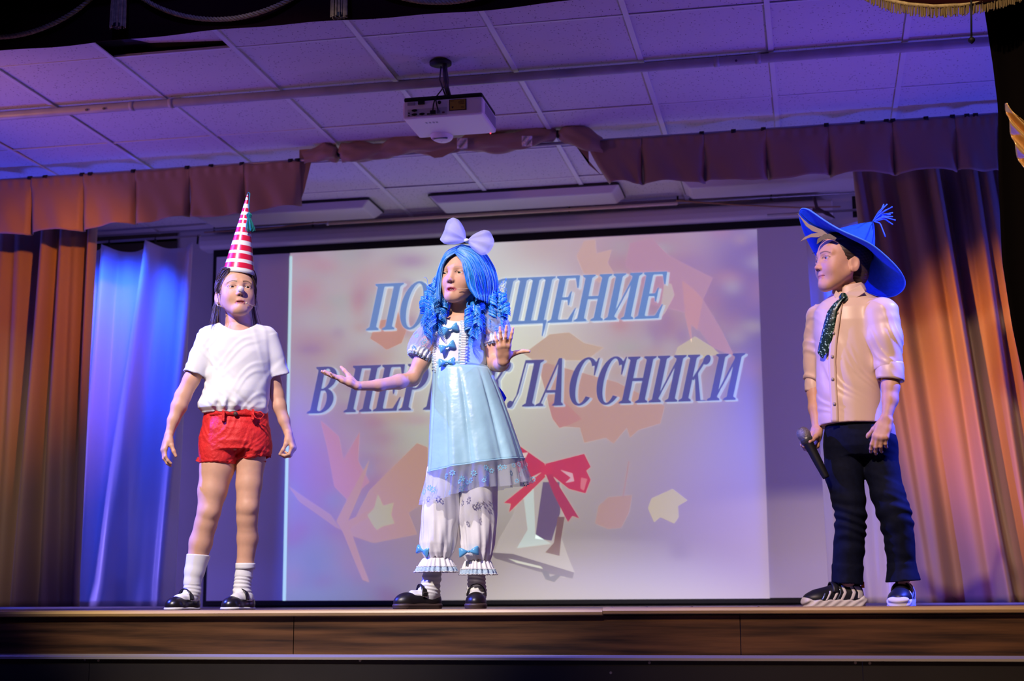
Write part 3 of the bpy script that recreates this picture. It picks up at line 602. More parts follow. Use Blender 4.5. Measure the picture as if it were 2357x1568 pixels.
# ---------------------------------------------------------------- front drapery
M_velvet = mat('dark_red_velvet', (.03, .003, .004), .9, .05, noise=(2, .6), sheen=.1)
DY = 5.30
zd = onY(500, 72, DY)[2]
fd = tag(empty('front_valance'), 'dark red velvet front valance across the top left of the stage', 'valance')
xe = onY(1560, -10, DY)[0]
mb = MB(); mb.grid(lambda u, v: (-6.2+(xe+6.2)*u, DY+.012*math.sin(46*u)*(v)+.006*math.sin(81*u+v), zd+.006*math.sin(20*u)*(1-v)+(.55*v if True else 0)+(.02*max(0, (u-.9)/.1))), 160, 8)
solid(mb.build('velvet_cloth', M_velvet, fd, True), .004)
M_gold = mat('gold_rope', (.50, .36, .16), .5, .4, noise=(60, .6))
def rope(pts, lab):
    pts = np.array(pts); t = np.linspace(0, 1, len(pts)); n_ = 360; tf = np.linspace(0, 1, n_); P_ = np.c_[[np.interp(tf, t, pts[:, k]) for k in range(3)]].T
    L_ = np.r_[0, np.cumsum(np.linalg.norm(np.diff(P_, axis=0), axis=1))]
    r = tag(empty('swag_rope', tuple(P_[n_//2])), lab, 'rope', 'gold ropes on the front valance')
    for s_ in (0, 2.094, 4.189):
        a = L_*2*math.pi/.045+s_; mb = MB(); mb.tube([P_[i]-P_[n_//2]+np.array([0, -.006+.0055*math.cos(a[i]), .0055*math.sin(a[i])]) for i in range(n_)], .0052, 6); mb.build('strand', M_gold, r, True)
def swag(xa, xb, ylow, depthpx): # between two tassel heads
    return [onY(xa+(xb-xa)*t, ylow-depthpx*((2*t-1)**2*.82+.18*(2*t-1)**6)-(.083*((xb-xa)*(t-.5))), DY-.02) for t in np.linspace(0, 1, 40)]
rope(swag(-240, 268, 86, 135), 'gold braided rope looped on the dark valance at the top left corner')
rope(swag(268, 780, 45, 125), 'gold braided rope looped between the two hanging tassels')
rope(swag(780, 1290, 6, 125), 'gold braided rope loop to the right of both tassels, above the projector')
def tassel(px, ybot, wpx, lab):
    p = onY(px, ybot, DY-.075); r = tag(empty('tassel', tuple(p)), lab, 'tassel', 'tassels on the front valance'); w_ = wpx/2/640.
    mb = MB(); rr = random.Random(px)
    for i in range(70):
        a = rr.uniform(0, 6.28); q = math.sqrt(rr.random()); xx, yy = w_*q*math.cos(a), w_*.6*q*math.sin(a)
        mb.tube([(xx*1.04, yy, rr.uniform(0, .012)), (xx, yy, .09), (xx*.8, yy*.8, .22)], .0022, 4)
    mb.build('fringe', M_gold, r)['kind'] = 'stuff'
    mb = MB(); mb.grid(lambda u, v: (w_*(.9-.25*math.sin(v*3.14))*math.cos(2*math.pi*u)*(1 if v < .98 else .1), w_*.6*(.9-.25*math.sin(v*3.14))*math.sin(2*math.pi*u), .21+.09*v), 18, 10, True); mb.build('tassel_head', M_gold, r, True)
    mb = MB(); mb.tube([(0, .0, .0+.004), (0, 0, .02)], w_*.55, 12); mb.build('core', M_black, r)
tassel(270, 66, 42, 'gold tassel hanging at the left on the dark front valance')
tassel(780, 42, 42, 'gold tassel hanging right of the other, at the top of the frame')
# right: swag with bullion fringe, cord with weight, black leg curtain, gold drape
fs = tag(empty('fringed_swag'), 'dark swag with gold bullion fringe at the top right corner', 'drape')
arcp = [(1960, -40), (2000, -16), (2040, 0), (2090, 10), (2150, 15), (2210, 12), (2270, 2), (2320, -10), (2357, -24), (2420, -50)]
AX = np.array([a[0] for a in arcp]); AY = np.array([a[1] for a in arcp])
mb = MB(); mb.grid(lambda u, v: tuple(onY(1960+460*u, np.interp(1960+460*u, AX, AY)+4-(.0+v*(110+40*math.sin(3*u))), DY-.03-.03*math.sin(3.14*v+1.5*u))), 40, 8); solid(mb.build('swag_cloth', M_velvet, fs, True), .004)
mb = MB(); rr = random.Random(4)
for px in np.arange(1965, 2415, 2.6):
    y0 = np.interp(px, AX, AY); ln = rr.uniform(20, 27); a = onY(px, y0, DY-.045-rr.uniform(0, .012)); c = onY(px+rr.uniform(-2, 2), y0+ln, DY-.045-rr.uniform(0, .012)); mb.tube([a, (a+c)/2+rr.uniform(-.0008, .0008), c], .0021, 4)
mb.build('bullion_fringe', mat('bullion_gold', (.20, .14, .06), .5, .3), fs)['kind'] = 'stuff'
mb = MB(); mb.tube([onY(px, np.interp(px, AX, AY), DY-.05) for px in np.linspace(1965, 2415, 50)], .008, 8); mb.build('braid', M_gold, fs, True)
cw = tag(empty('pull_cord'), 'black pull cord with a round weight hanging at the top right', 'cord')
a, c = onY(2235, -40, DY-.06), onY(2236, 88, DY-.06)
mb = MB(); mb.tube([a, c], .0035, 8); mb.build('cord', M_black, cw, True)
mb = MB(); mb.grid(lambda u, v: (c[0]+.0125*math.cos(6.283*u)*math.sin(3.1416*v), c[1]+.0125*math.sin(6.283*u)*math.sin(3.1416*v), c[2]+.008-.03*v), 16, 12, True); mb.build('weight', M_black, cw, True)
LY = 5.42
LE = [(-60, 2252), (20, 2266), (150, 2286), (250, 2298), (420, 2299), (600, 2307), (750, 2330), (900, 2362), (1100, 2395), (1400, 2420)]
def legf(u, v):
    py = -60+1470*v; pxl = np.interp(py, [a[0] for a in LE], [a[1] for a in LE]); pl = onY(pxl, py, LY)
    return (pl[0]+u*1.4, LY+.05*math.sin(38*u)*(.4+.6*min(1, 3*u)), max(pl[2], .01))
mb = MB(); mb.grid(legf, 90, 60); solid(tag(mb.build('leg_curtain', mat('black_velvet', (.003, .002, .002), .95, .02), None, True), 'black velvet leg curtain along the right edge of the stage', 'curtain'), .004)
gp = [(238, 2314, 2330), (262, 2318, 2370), (300, 2326, 2420), (340, 2336, 2440), (385, 2352, 2460), (420, 2380, 2470)]
def goldf(u, v):
    py = 238+190*v; l = np.interp(py, [a[0] for a in gp], [a[1] for a in gp]); r = np.interp(py, [a[0] for a in gp], [a[2] for a in gp])
    p = onY(l+(r-l)*u, py+u*42*v+u*26, DY-.1); return (p[0], p[1]+.02*math.sin(22*v-9*u), p[2])
mb = MB(); mb.grid(goldf, 30, 50); solid(tag(mb.build('gold_drape', mat('gold_satin', (.62, .36, .12), .28, .5, metal=.35, bump=(40, .15, .01)), None, True), 'gathered gold satin drape at the right edge of the picture', 'drape'), .003)
# ---------------------------------------------------------------- implicit modelling (one continuous skin per body)
NP = np
class Shape:
    def __init__(s): s.ops = []
    def op(s, lo, hi, fn, k=.01, m='u'): s.ops.append((np.array(lo, float), np.array(hi, float), fn, max(k, 1e-5), m)); return s
    def cap(s, a, b, ra, rb, k=.01, m='u'):
        a, b = np.array(a, float), np.array(b, float); R = max(ra, rb); ba = b-a; L2 = ba@ba+1e-12
        def fn(X, Y, Z):
            px, py, pz = X-a[0], Y-a[1], Z-a[2]; t = np.clip((px*ba[0]+py*ba[1]+pz*ba[2])/L2, 0, 1)
            return np.sqrt((px-t*ba[0])**2+(py-t*ba[1])**2+(pz-t*ba[2])**2)-(ra+(rb-ra)*t)
        return s.op(np.minimum(a, b)-R, np.maximum(a, b)+R, fn, k, m)
    def chain(s, pts, rs, k=.01, m='u'):
        for i in range(len(pts)-1): s.cap(pts[i], pts[i+1], rs[i], rs[i+1], k, m)
        return s
    def ell(s, c, r, k=.01, m='u', M=None):
        c = np.array(c, float); r = np.array(r, float); R = r.max()
        if M is not None: ext = np.sqrt(((np.array(M)*r[:, None])**2).sum(0))
        else: ext = r
        def fn(X, Y, Z):
            x, y, z = X-c[0], Y-c[1], Z-c[2]
            if M is not None: x, y, z = x*M[0][0]+y*M[0][1]+z*M[0][2], x*M[1][0]+y*M[1][1]+z*M[1][2], x*M[2][0]+y*M[2][1]+z*M[2][2]
            k0 = np.sqrt((x/r[0])**2+(y/r[1])**2+(z/r[2])**2); k1 = np.sqrt((x/r[0]**2)**2+(y/r[1]**2)**2+(z/r[2]**2)**2)+1e-9
            return k0*(k0-1)/k1
        return s.op(c-ext, c+ext, fn, k, m)
    def cone(s, a, b, ra, rb, k=.008, m='u', fl=1.0):      # flat-ended tapered tube
        a, b = np.array(a, float), np.array(b, float); R = max(ra, rb)*max(1, fl); ba = b-a; L = np.linalg.norm(ba); d = ba/L
        def fn(X, Y, Z):
            px, py, pz = X-a[0], Y-a[1], Z-a[2]; t = px*d[0]+py*d[1]+pz*d[2]
            rad = np.sqrt((px-t*d[0])**2+((py-t*d[1])/fl)**2+(pz-t*d[2])**2)
            return np.maximum(rad-(ra+(rb-ra)*np.clip(t/L, 0, 1)), np.maximum(-t, t-L))
        return s.op(np.minimum(a, b)-R, np.maximum(a, b)+R, fn, k, m)
    def sec(s, rows, k=.01, m='u', off=0, rot=0, ext=0):    # stacked ellipses (z, cx, cy, rx, ry)
        rows = sorted(rows); A = np.array(rows, float); z0, z1 = A[0, 0]-ext, A[-1, 0]+ext; R = A[:, 3:5].max()+off
        lo = (A[:, 1].min()-R, A[:, 2].min()-R, z0); hi = (A[:, 1].max()+R, A[:, 2].max()+R, z1); c_, s_ = math.cos(rot), math.sin(rot)
        def fn(X, Y, Z):
            cx, cy, rx, ry = [np.interp(Z, A[:, 0], A[:, i]) for i in (1, 2, 3, 4)]; rx = rx+off; ry = ry+off
            dx, dy = X-cx, Y-cy
            if rot: dx, dy = dx*c_+dy*s_, -dx*s_+dy*c_
            k0 = np.sqrt((dx/rx)**2+(dy/ry)**2); k1 = np.sqrt((dx/rx**2)**2+(dy/ry**2)**2)+1e-9
            return np.maximum(k0*(k0-1)/k1, np.maximum(z0-Z, Z-z1))
        return s.op(lo, hi, fn, k, m)
    def half(s, p, n, m='i'):       # keep the side where (x-p).n < 0
        p, n = np.array(p, float), np.array(n, float); n = n/np.linalg.norm(n)
        return s.op((-9, -9, -9), (9, 9, 9), lambda X, Y, Z: (X-p[0])*n[0]+(Y-p[1])*n[1]+(Z-p[2])*n[2], .002, m)
    def disp(s, fn): return s.op((-9, -9, -9), (9, 9, 9), fn, 0, 'd')
    def mesh(s, lo, hi, h):
        lo, hi = np.array(lo, float), np.array(hi, float); n = np.maximum(np.ceil((hi-lo)/h).astype(int)+1, 4)
        ax = [lo[i]+h*np.arange(n[i]) for i in range(3)]; D = np.full(n, .05, np.float32)
        for l, u, fn, k, m in s.ops:
            pad = k+4*h
            i0 = np.clip(np.floor((l-pad-lo)/h).astype(int), 0, n); i1 = np.clip(np.ceil((u+pad-lo)/h).astype(int)+1, 0, n)
            if (i1 <= i0).any(): continue
            sl = tuple(slice(a, b) for a, b in zip(i0, i1))
            X, Y, Z = ax[0][sl[0]][:, None, None], ax[1][sl[1]][None, :, None], ax[2][sl[2]][None, None, :]
            d = fn(X, Y, Z); W_ = D[sl]
            if m == 'u':
                t = np.clip(.5+.5*(W_-d)/k, 0, 1); D[sl] = W_+(d-W_)*t-k*t*(1-t)
            elif m == 's':
                t = np.clip(.5-.5*(W_+d)/k, 0, 1); D[sl] = W_+(-d-W_)*t+k*t*(1-t)
            elif m == 'i':
                t = np.clip(.5-.5*(W_-d)/k, 0, 1); D[sl] = W_+(d-W_)*t+k*t*(1-t)
            elif m == 'd': D[sl] = W_+d
        return nets(D, lo, h)
def nets(D, lo, h):
    ins = D < 0
    c = [ins[:-1, :-1, :-1], ins[1:, :-1, :-1], ins[:-1, 1:, :-1], ins[1:, 1:, :-1], ins[:-1, :-1, 1:], ins[1:, :-1, 1:], ins[:-1, 1:, 1:], ins[1:, 1:, 1:]]
    al = c[0].copy(); an = c[0].copy()
    for q in c[1:]: al &= q; an |= q
    act = an & ~al; I = np.argwhere(act)
    if len(I) == 0: return np.zeros((0, 3)), np.zeros((0, 4), int)
    idx = np.full(act.shape, -1, np.int32); idx[act] = np.arange(len(I))
    offs = np.array([[0, 0, 0], [1, 0, 0], [0, 1, 0], [1, 1, 0], [0, 0, 1], [1, 0, 1], [0, 1, 1], [1, 1, 1]])
    val = np.stack([D[I[:, 0]+o[0], I[:, 1]+o[1], I[:, 2]+o[2]] for o in offs], 1).astype(float)
    S_ = np.zeros((len(I), 3)); N_ = np.zeros(len(I))
    for a, b in ((0, 1), (2, 3), (4, 5), (6, 7), (0, 2), (1, 3), (4, 6), (5, 7), (0, 4), (1, 5), (2, 6), (3, 7)):
        x = (val[:, a] < 0) != (val[:, b] < 0); den = val[:, a]-val[:, b]; t = np.where(x, val[:, a]/np.where(np.abs(den) < 1e-12, 1, den), 0)
        S_ += np.where(x[:, None], offs[a]+(offs[b]-offs[a])*t[:, None], 0); N_ += x
    V = lo+h*(I+S_/N_[:, None]); Q = []
    for axn in range(3):
        sl0 = [slice(None)]*3; sl1 = [slice(None)]*3; sl0[axn] = slice(0, -1); sl1[axn] = slice(1, None)
        b, c2 = [i for i in range(3) if i != axn]
        A0, A1 = ins[tuple(sl0)], ins[tuple(sl1)]; ch = A0 != A1
        E = np.argwhere(ch); ok = (E[:, b] > 0) & (E[:, c2] > 0) & (E[:, b] < act.shape[b]) & (E[:, c2] < act.shape[c2]); E = E[ok]
        if not len(E): continue
        def g(db, dc):
            e = E.copy(); e[:, b] -= db; e[:, c2] -= dc; return idx[e[:, 0], e[:, 1], e[:, 2]]
        q = np.stack([g(1, 1), g(0, 1), g(0, 0), g(1, 0)], 1); fl = A0[E[:, 0], E[:, 1], E[:, 2]]
        if axn == 1: fl = ~fl
        q[~fl] = q[~fl][:, ::-1]; Q.append(q)
    Q = np.concatenate(Q); Q = Q[(Q >= 0).all(1)]
    return V, Q
def multires(shape, lo, hi, h, fine):
    V, Q = shape.mesh(lo, hi, h); parts = [(V, Q)]
    for fl, fh, hf in fine:
        fl, fh = np.array(fl), np.array(fh); V0, Q0 = parts[0]
        inb = ((V0 > fl+1.5*h) & (V0 < fh-1.5*h)).all(1); Q0 = Q0[~inb[Q0].all(1)]; parts[0] = (V0, Q0)
        parts.append(shape.mesh(fl, fh, hf))
    Vs, Qs, n = [], [], 0
    for V, Q in parts:
        u = np.unique(Q) if len(Q) else np.array([], int); mp = np.full(len(V), -1); mp[u] = np.arange(len(u)); Vs.append(V[u]); Qs.append(mp[Q]+n); n += len(u)
    return np.concatenate(Vs), np.concatenate(Qs)

# ---------------------------------------------------------------- people
M_skin = mat('skin', (.7, .45, .35), .5, .35, attr='col', sss=.12, noise=(40, .94))
SKIN = np.array([.70, .385, .25])
class Person:
    def __init__(s, px, Y):
        g = onZ(px, 1400, 0) if False else onY(px, 1395, Y); s.O = np.array([g[0], Y, 0]); d = s.O[:2]-CAM[:2]; n = np.linalg.norm(d); s.fw = np.array([d[0]/n, d[1]/n, 0]); s.rt = np.array([s.fw[1], -s.fw[0], 0])
        s.phi = math.atan2(-d[0], d[1]); s.dist = n; s.sc = F/((s.O+np.array([0, 0, .8])-CAM)@FW)
        s.S = Shape(); s.fine = []; s.heads = []; s.kids = []
    def q(s, px, py, w=0):
        d = ray(px, py); t = ((s.O-CAM)@s.fw-w)/(d@s.fw); p = CAM+d*t-s.O; return np.array([p@s.rt, p@s.fw, p[2]])
    def m(s, n): return n/s.sc           # pixels to metres
    def rows(s, L):     # (py, pxl, pxr, w, ry)
        out = []
        for py, a, b, w, ry in L:
            A, B = s.q(a, py, w), s.q(b, py, w); out.append(((A[2]+B[2])/2, (A[0]+B[0])/2, -w, abs(B[0]-A[0])/2, ry))
        return out
    def place(s, o): o.location = s.O; o.rotation_euler = (0, 0, s.phi); return o
def frame(yaw, pitch, roll):
    y, p, r = [math.radians(a) for a in (yaw, pitch, roll)]
    f = np.array([math.sin(y)*math.cos(p), -math.cos(y)*math.cos(p), math.sin(p)]); x = np.array([math.cos(y), math.sin(y), 0]); z = np.array([-math.sin(y)*math.sin(p), math.cos(y)*math.sin(p), math.cos(p)])
    return np.array([x*math.cos(r)+z*math.sin(r), f, z*math.cos(r)-x*math.sin(r)])
class Head:
    def __init__(s, c, M, sc=1.0): s.c = np.array(c); s.M = M; s.sc = sc
    def p(s, x, y, z): return s.c+s.sc*(s.M[0]*x+s.M[1]*y+s.M[2]*z)
    def loc(s, V): return ((V-s.c)@s.M.T)/s.sc
    def ell(s, S, c, r, k, m='u', rot=None):
        M = s.M if rot is None else rot@s.M
        S.ell(s.p(*c), np.array(r)*s.sc, k*s.sc, m, M)
    def cap(s, S, a, b, ra, rb, k, m='u'): S.cap(s.p(*a), s.p(*b), ra*s.sc, rb*s.sc, k*s.sc, m)
    def build(s, S, mouth=0.0, smile=0.0, nose=1.0, lips=1.0, lid=1.0):
        e, c = s.ell, s.cap
        e(S, (0, -.020, .032), (.0715, .087, .078), .01); e(S, (0, .018, .010), (.062, .062, .075), .03)
        e(S, (0, .030, -.040), (.052, .050, .062), .03)
        for q in (-1, 1):
            e(S, (q*.034, .040, -.034), (.024, .028, .030), .025)
            c(S, (q*.052, -.002, -.045), (q*.018, .054, -.092), .016, .015, .025)
            c(S, (q*.010, .0765, .019), (q*.046, .060, .018), .007, .006, .014)
        e(S, (0, .058, -.094), (.020, .020, .015), .02)
        c(S, (0, .070, -.082), (0, .066, -.058), .010, .012, .015)
        for q in (-1, 1):
            e(S, (q*.031, .090, -.001), (.0175, .0165, .0125), .010, 's')
        c(S, (0, .076, .006), (0, .086, -.028), .0055, .0075, .012)
        e(S, (0, .0905*nose, -.0325), (.0092, .0098, .0082), .007)
        for q in (-1, 1):
            e(S, (q*.0095, .083*nose, -.0355), (.0062, .0075, .0062), .006)
            e(S, (q*.0055, .0885*nose, -.0415), (.0030, .0040, .0030), .002, 's')
        for q in (-1, 1):
            e(S, (q*.031, .0625, -.001), (.0152, .0146, .0138), .006)
            e(S, (q*.031, .0790, -.0015-.001*(1-lid)), (.0135, .0100, .0044*lid), .0015, 's')
        zm = -.0625
        up = [(-.021, .066, zm+smile), (-.010, .0755, zm+.0030), (0, .0772, zm+.0022), (.010, .0755, zm+.0030), (.021, .066, zm+smile)]
        dn = [(-.020, .066, zm+smile-.001), (-.009, .074, zm-.0062-mouth), (0, .0752, zm-.0068-mouth), (.009, .074, zm-.0062-mouth), (.020, .066, zm+smile-.001)]
        for L_, r in ((up, (.0022, .0046, .0044, .0046, .0022)), (dn, (.0022, .0052, .0056, .0052, .0022))):
            for i in range(4): c(S, L_[i], L_[i+1], r[i]*lips, r[i+1]*lips, .004)
        if mouth > 0:
            e(S, (0, .079, zm-.0022-mouth/2), (.0145, .018, .0012+mouth*.62), .0015, 's')
        else:
            for i in range(4): c(S, tuple(np.array(up[i])+(0, .0052, -.0042)), tuple(np.array(up[i+1])+(0, .0052, -.0042)), .0012, .0012, .0015, 's')
        for q in (-1, 1):
            rot = np.array([[1, 0, 0], [0, 1, 0], [0, 0, 1.]]); a = q*.42; rot = np.array([[math.cos(a), math.sin(a), 0], [-math.sin(a), math.cos(a), 0], [0, 0, 1.]])
            e(S, (q*.0750, -.014, -.019), (.0062, .0185, .0300), .006, 'u', rot)
            e(S, (q*.0805, -.010, -.015), (.0050, .0110, .0175), .004, 's', rot)
            e(S, (q*.0735, -.006, -.041), (.0050, .0075, .0085), .004)
        s.mouth = mouth; s.zm = zm; s.smile = smile
    def color(s, V, C, brow=(.16, .09, .05), lip=(.50, .17, .16), browz=.0, lashes=True):
        L = s.loc(V); x, y, z = np.abs(L[:, 0]), L[:, 1], L[:, 2]; near = (np.abs(L) < .12).all(1) & (y > .03)
        def mixc(w, c): 
            w = np.clip(w, 0, 1)*near; C[:] = C+(np.array(c)-C)*w[:, None]
        t = np.clip((x-.013)/.034, 0, 1); zb = .0180+browz+.0055*np.sin(t*2.4)-.006*t*t; th = .0046*(1-.5*t)
        if brow is not None: mixc((1-np.abs(z-zb)/th)*1.6*((x > .011) & (x < .050)), brow)
        zl = s.zm-s.mouth*.5+s.smile*np.clip(x/.02, 0, 1)**2
        ext = np.clip(1-(x/.0225)**2, 0, 1)**.6
        mixc(((1-np.abs(z-zl+.0022)/((.0085+s.mouth*.62)*ext+1e-4))*3)*(y > .058), lip)
        xe = x-.031; r = np.sqrt((xe/.0168)**2+((z+.0005)/.0076)**2)
        if lashes: mixc((1-np.abs(r-.93)/.16)*1.2*(z > -.001)*(y > .05), (.10, .06, .05)); mixc((1-np.abs(r-.98)/.12)*.4*(z <= -.001)*(y > .05), (.25, .14, .12))
        mixc((1-np.sqrt(((x-.0055)/.0042)**2+((z+.0415)/.003)**2))*2*(y > .07), (.20, .08, .06))
        w = np.exp(-((x-.036)/.018)**2-((z+.030)/.018)**2)*.30; mixc(w, (.66, .28, .22))
        w = np.exp(-(x/.012)**2-((z+.036)/.010)**2)*.25*(y > .07); mixc(w, (.64, .28, .22))
    def eyes(s, parent, look=(0, 0), iris=(.10, .07, .04)):
        for q in (-1, 1):
            c = np.array([q*.031, .0628, -.001]); R = .0131; v = np.array([look[0], 1, look[1]]); v = v/np.linalg.norm(v); a = np.array([0, 0, 1.]); u = np.cross(a, v); u = u/np.linalg.norm(u); w = np.cross(v, u)
            V, Fc, Cc = [], [], []; nu, nv = 24, 18
            angs = list(np.linspace(0, .22, 3))+[.23, .50, .53]+list(np.linspace(.6, math.pi, nv-6))
            for th in angs:
                col = (.008, .006, .006) if th < .225 else (iris if th < .515 else (.50, .47, .47))
                for k in range(nu):
                    p = c+R*(v*math.cos(th)+(u*math.cos(2*math.pi*k/nu)+w*math.sin(2*math.pi*k/nu))*math.sin(th)); V.append(s.p(*p)); Cc.append(col)
            for j in range(len(angs)-1):
                for k in range(nu): Fc.append((j*nu+k, j*nu+(k+1) % nu, (j+1)*nu+(k+1) % nu, (j+1)*nu+k))
            pyd('eye', V, Fc, mat('eye_surface', (1, 1, 1), .12, .5, attr='col'), parent, True, Cc)
    def teeth(s, parent):
        mb = MB()
        for i in range(-3, 4):
            x = i*.0042; y = .0722-abs(i)**2*.0006; zc = s.zm-.0022-abs(i)*.0002-s.mouth*.12
            mb.grid(lambda u, v: s.p(x+.0020*math.cos(6.283*u)*math.sin(.3+v*2.5)**.4, y+.0016*math.sin(6.283*u), zc-.0030+.0062*v), 8, 5, True)
        mb.build('teeth', mat('tooth', (.75, .72, .66), .25, .5), parent, True)['kind'] = 'stuff'
def hand(P, wrist, f, n, thumb_side, curls, spread=.10, thumb=(.55, .75, .25), tcurl=.2, sc=.92, wr=.0165, k=.007):
    """f: finger direction, n: direction the palm faces, thumb_side: +1/-1 choice of side axis; curls: 4 base angles (rad) per finger"""
    S = P.S; f = np.array(f, float); f /= np.linalg.norm(f); n = np.array(n, float); n = n-f*(n@f); n /= np.linalg.norm(n); sd = np.cross(f, n)*thumb_side; w = np.array(wrist, float)
    T_ = lambda a, b, c: w+sc*(f*a+sd*b+n*c)
    mc = [(.076, .0225, 0), (.079, .0075, -.0015), (.076, -.0080, -.001), (.069, -.0220, .001)]
    LEN = [(.036, .022, .018), (.040, .025, .019), (.037, .023, .019), (.029, .017, .016)]; RD = [.0080, .0082, .0077, .0068]
    for i, (a, b, c) in enumerate(mc):
        S.cap(T_(.005, b*.62, 0), T_(a, b, c), .0125*sc, .0098*sc, .012)
    S.ell(T_(.036, .017, .008), (.016*sc,)*3, .012)
    S.ell(T_(.036, -.016, .006), (.013*sc,)*3, .012)
    tips = []
    for i in range(4):
        a, b, c = mc[i]; p = T_(a, b, c); ang = 0; sp = spread*(1.5-i)*.9
        cu = curls[i]; cu = cu if hasattr(cu, '__len__') else (cu, cu*1.15, cu*.8)
        for j in range(3):
            ang += cu[j]; dr = (f*math.cos(sp)+sd*math.sin(sp))*math.cos(ang)+n*math.sin(ang)
            q = p+dr*LEN[i][j]*sc; r0, r1 = RD[i]*sc*(1-.09*j), RD[i]*sc*(1-.09*(j+1)); S.cap(p, q, r0, r1, .004 if j else .008); p = q
        tips.append(p)
    p = T_(.022, .019, .006); td = f*thumb[0]+sd*thumb[1]+n*thumb[2]; td /= np.linalg.norm(td); axv = np.cross(td, f*.6+n*.8); axv /= np.linalg.norm(axv)+1e-9; ang = 0
    for j, (ln, r0, r1) in enumerate(((.036, .0125, .0098), (.030, .0095, .0085), (.024, .0085, .0068))):
        a_ = tcurl*j; d2 = td*math.cos(a_)+np.cross(axv, td)*math.sin(a_); q = p+d2*ln*sc; S.cap(p, q, r0*sc, r1*sc, .005 if j else .010); p = q
    tips.append(p)
    allp = np.array(tips+[w]); P.fine.append((allp.min(0)-.03, allp.max(0)+.03, .0021)); return tips
def finish(P, name, label, heads, lo, hi, h=.0045, colorfn=None):
    V, Q = multires(P.S, lo, hi, h, P.fine)
    C = np.tile(SKIN, (len(V), 1))
    if colorfn: colorfn(V, C)
    o = fastmesh(name, V, Q, M_skin, None, C); P.place(o); tag(o, label, 'person'); P.o = o
    return o
def cloth(P, S, name, m, lo, hi, h=.004, parent=None, colorfn=None, smooth=0):
    V, Q = S.mesh(lo, hi, h); C = None
    if colorfn is not None: C = colorfn(V)
    o = fastmesh(name, V, Q, m, parent or P.o, C)
    if smooth:
        md = o.modifiers.new('sm', 'SMOOTH'); md.factor = .5; md.iterations = smooth
    return o
def wrinkle(seed, amp, scale, dirs=((1, .3, .6), (-.5, .8, .9), (.3, -.6, 1.4)), lo=None):
    rr = random.Random(seed); ws = []
    for d in dirs:
        d = np.array(d, float); d /= np.linalg.norm(d); ws.append((d*scale*rr.uniform(.7, 1.3), rr.uniform(0, 6), rr.uniform(.6, 1), np.array([rr.uniform(-1, 1) for _ in range(3)])*scale*.35, rr.uniform(0, 6)))
    def fn(X, Y, Z):
        t = 0
        for d, p, a, e, p2 in ws:
            ph = d[0]*X+d[1]*Y+d[2]*Z+p; wv = e[0]*X+e[1]*Y+e[2]*Z+p2; s_ = np.sin(ph+1.3*np.sin(wv)); t = t+a*(s_*.6-.8*np.exp(-((s_-.75)/.35)**2))*(.5+.5*np.sin(wv*.8+p))**2
        return (amp/len(ws))*t
    return fn
def ribbon_bow(c, rt, up, fwd, w, hgt, m, parent, name='bow', tails=False, seed=1):
    """tied bow: two puffed loops and a knot; c centre, axes in local space"""
    c, rt, up, fwd = [np.array(a, float) for a in (c, rt, up, fwd)]; root = None
    mb = MB()
    for sg in (-1, 1):
        def fn(u, v):
            a = 2*math.pi*u; t = v; x = sg*w*(.08+.92*t); hh = hgt*(.16+.84*math.sin(min(1, t*1.05)*1.45)**1.2)*(1-.10*max(0, t-.85)/.15); th = w*.30*math.sin(t*math.pi)**.7+.002
            cr = .10*math.sin(3*a+seed)*th
            return c+rt*x+up*(hh*math.sin(a)+.12*hgt*sg*t)+fwd*((th+cr)*math.cos(a))
        mb.grid(fn, 20, 12, True)
    o = mb.build(name, m, parent, True)
    mb = MB(); mb.grid(lambda u, v: c+rt*(w*.13*math.sin(3.1416*v)**.5*math.cos(6.283*u))+fwd*(w*.02+w*.16*math.sin(3.1416*v)**.5*math.sin(6.283*u))+up*(hgt*.30*(2*v-1)), 12, 8, True)
    mb.build('bow_knot', m, o, True) if parent is None or parent.parent is None else mb.build('bow_knot', m, parent, True)
    return o
# ---------------------------------------------------------------- shared clothing builders
def shoe_axes(P, heel, toe):
    h, t = np.array(heel, float), np.array(toe, float); h[2] = t[2] = 0; d = t-h; L = np.linalg.norm(d); d = d/L; v = np.array([-d[1], d[0], 0]); return h, d, v, L
def footprint(S, h, d, v, L, z0, z1, rh, rt_, k=.004, grow=0, m='u'):
    a = h+d*(rh); b = h+d*(L-rt_); ba = (b-a)[:2]; L2 = ba@ba; zc, hz = (z0+z1)/2, (z1-z0)/2; rad = .004
    def fn(X, Y, Z):
        px, py = X-a[0], Y-a[1]; t = np.clip((px*ba[0]+py*ba[1])/L2, 0, 1); dd = np.sqrt((px-t*ba[0])**2+(py-t*ba[1])**2)-(rh+(rt_-rh)*t*t+grow)+rad-.010*0
        dz = np.abs(Z-zc)-hz+rad
        return np.minimum(np.maximum(dd, dz), 0)+np.sqrt(np.maximum(dd, 0)**2+np.maximum(dz, 0)**2)-rad
    R = max(rh, rt_)+grow; S.op(np.minimum(a, b)-[R, R, 0]+[0, 0, z0], np.maximum(a, b)+[R, R, 0]+[0, 0, z1], fn, k, m)
def boxof(pts, pad): A = np.array(pts); return A.min(0)-pad, A.max(0)+pad
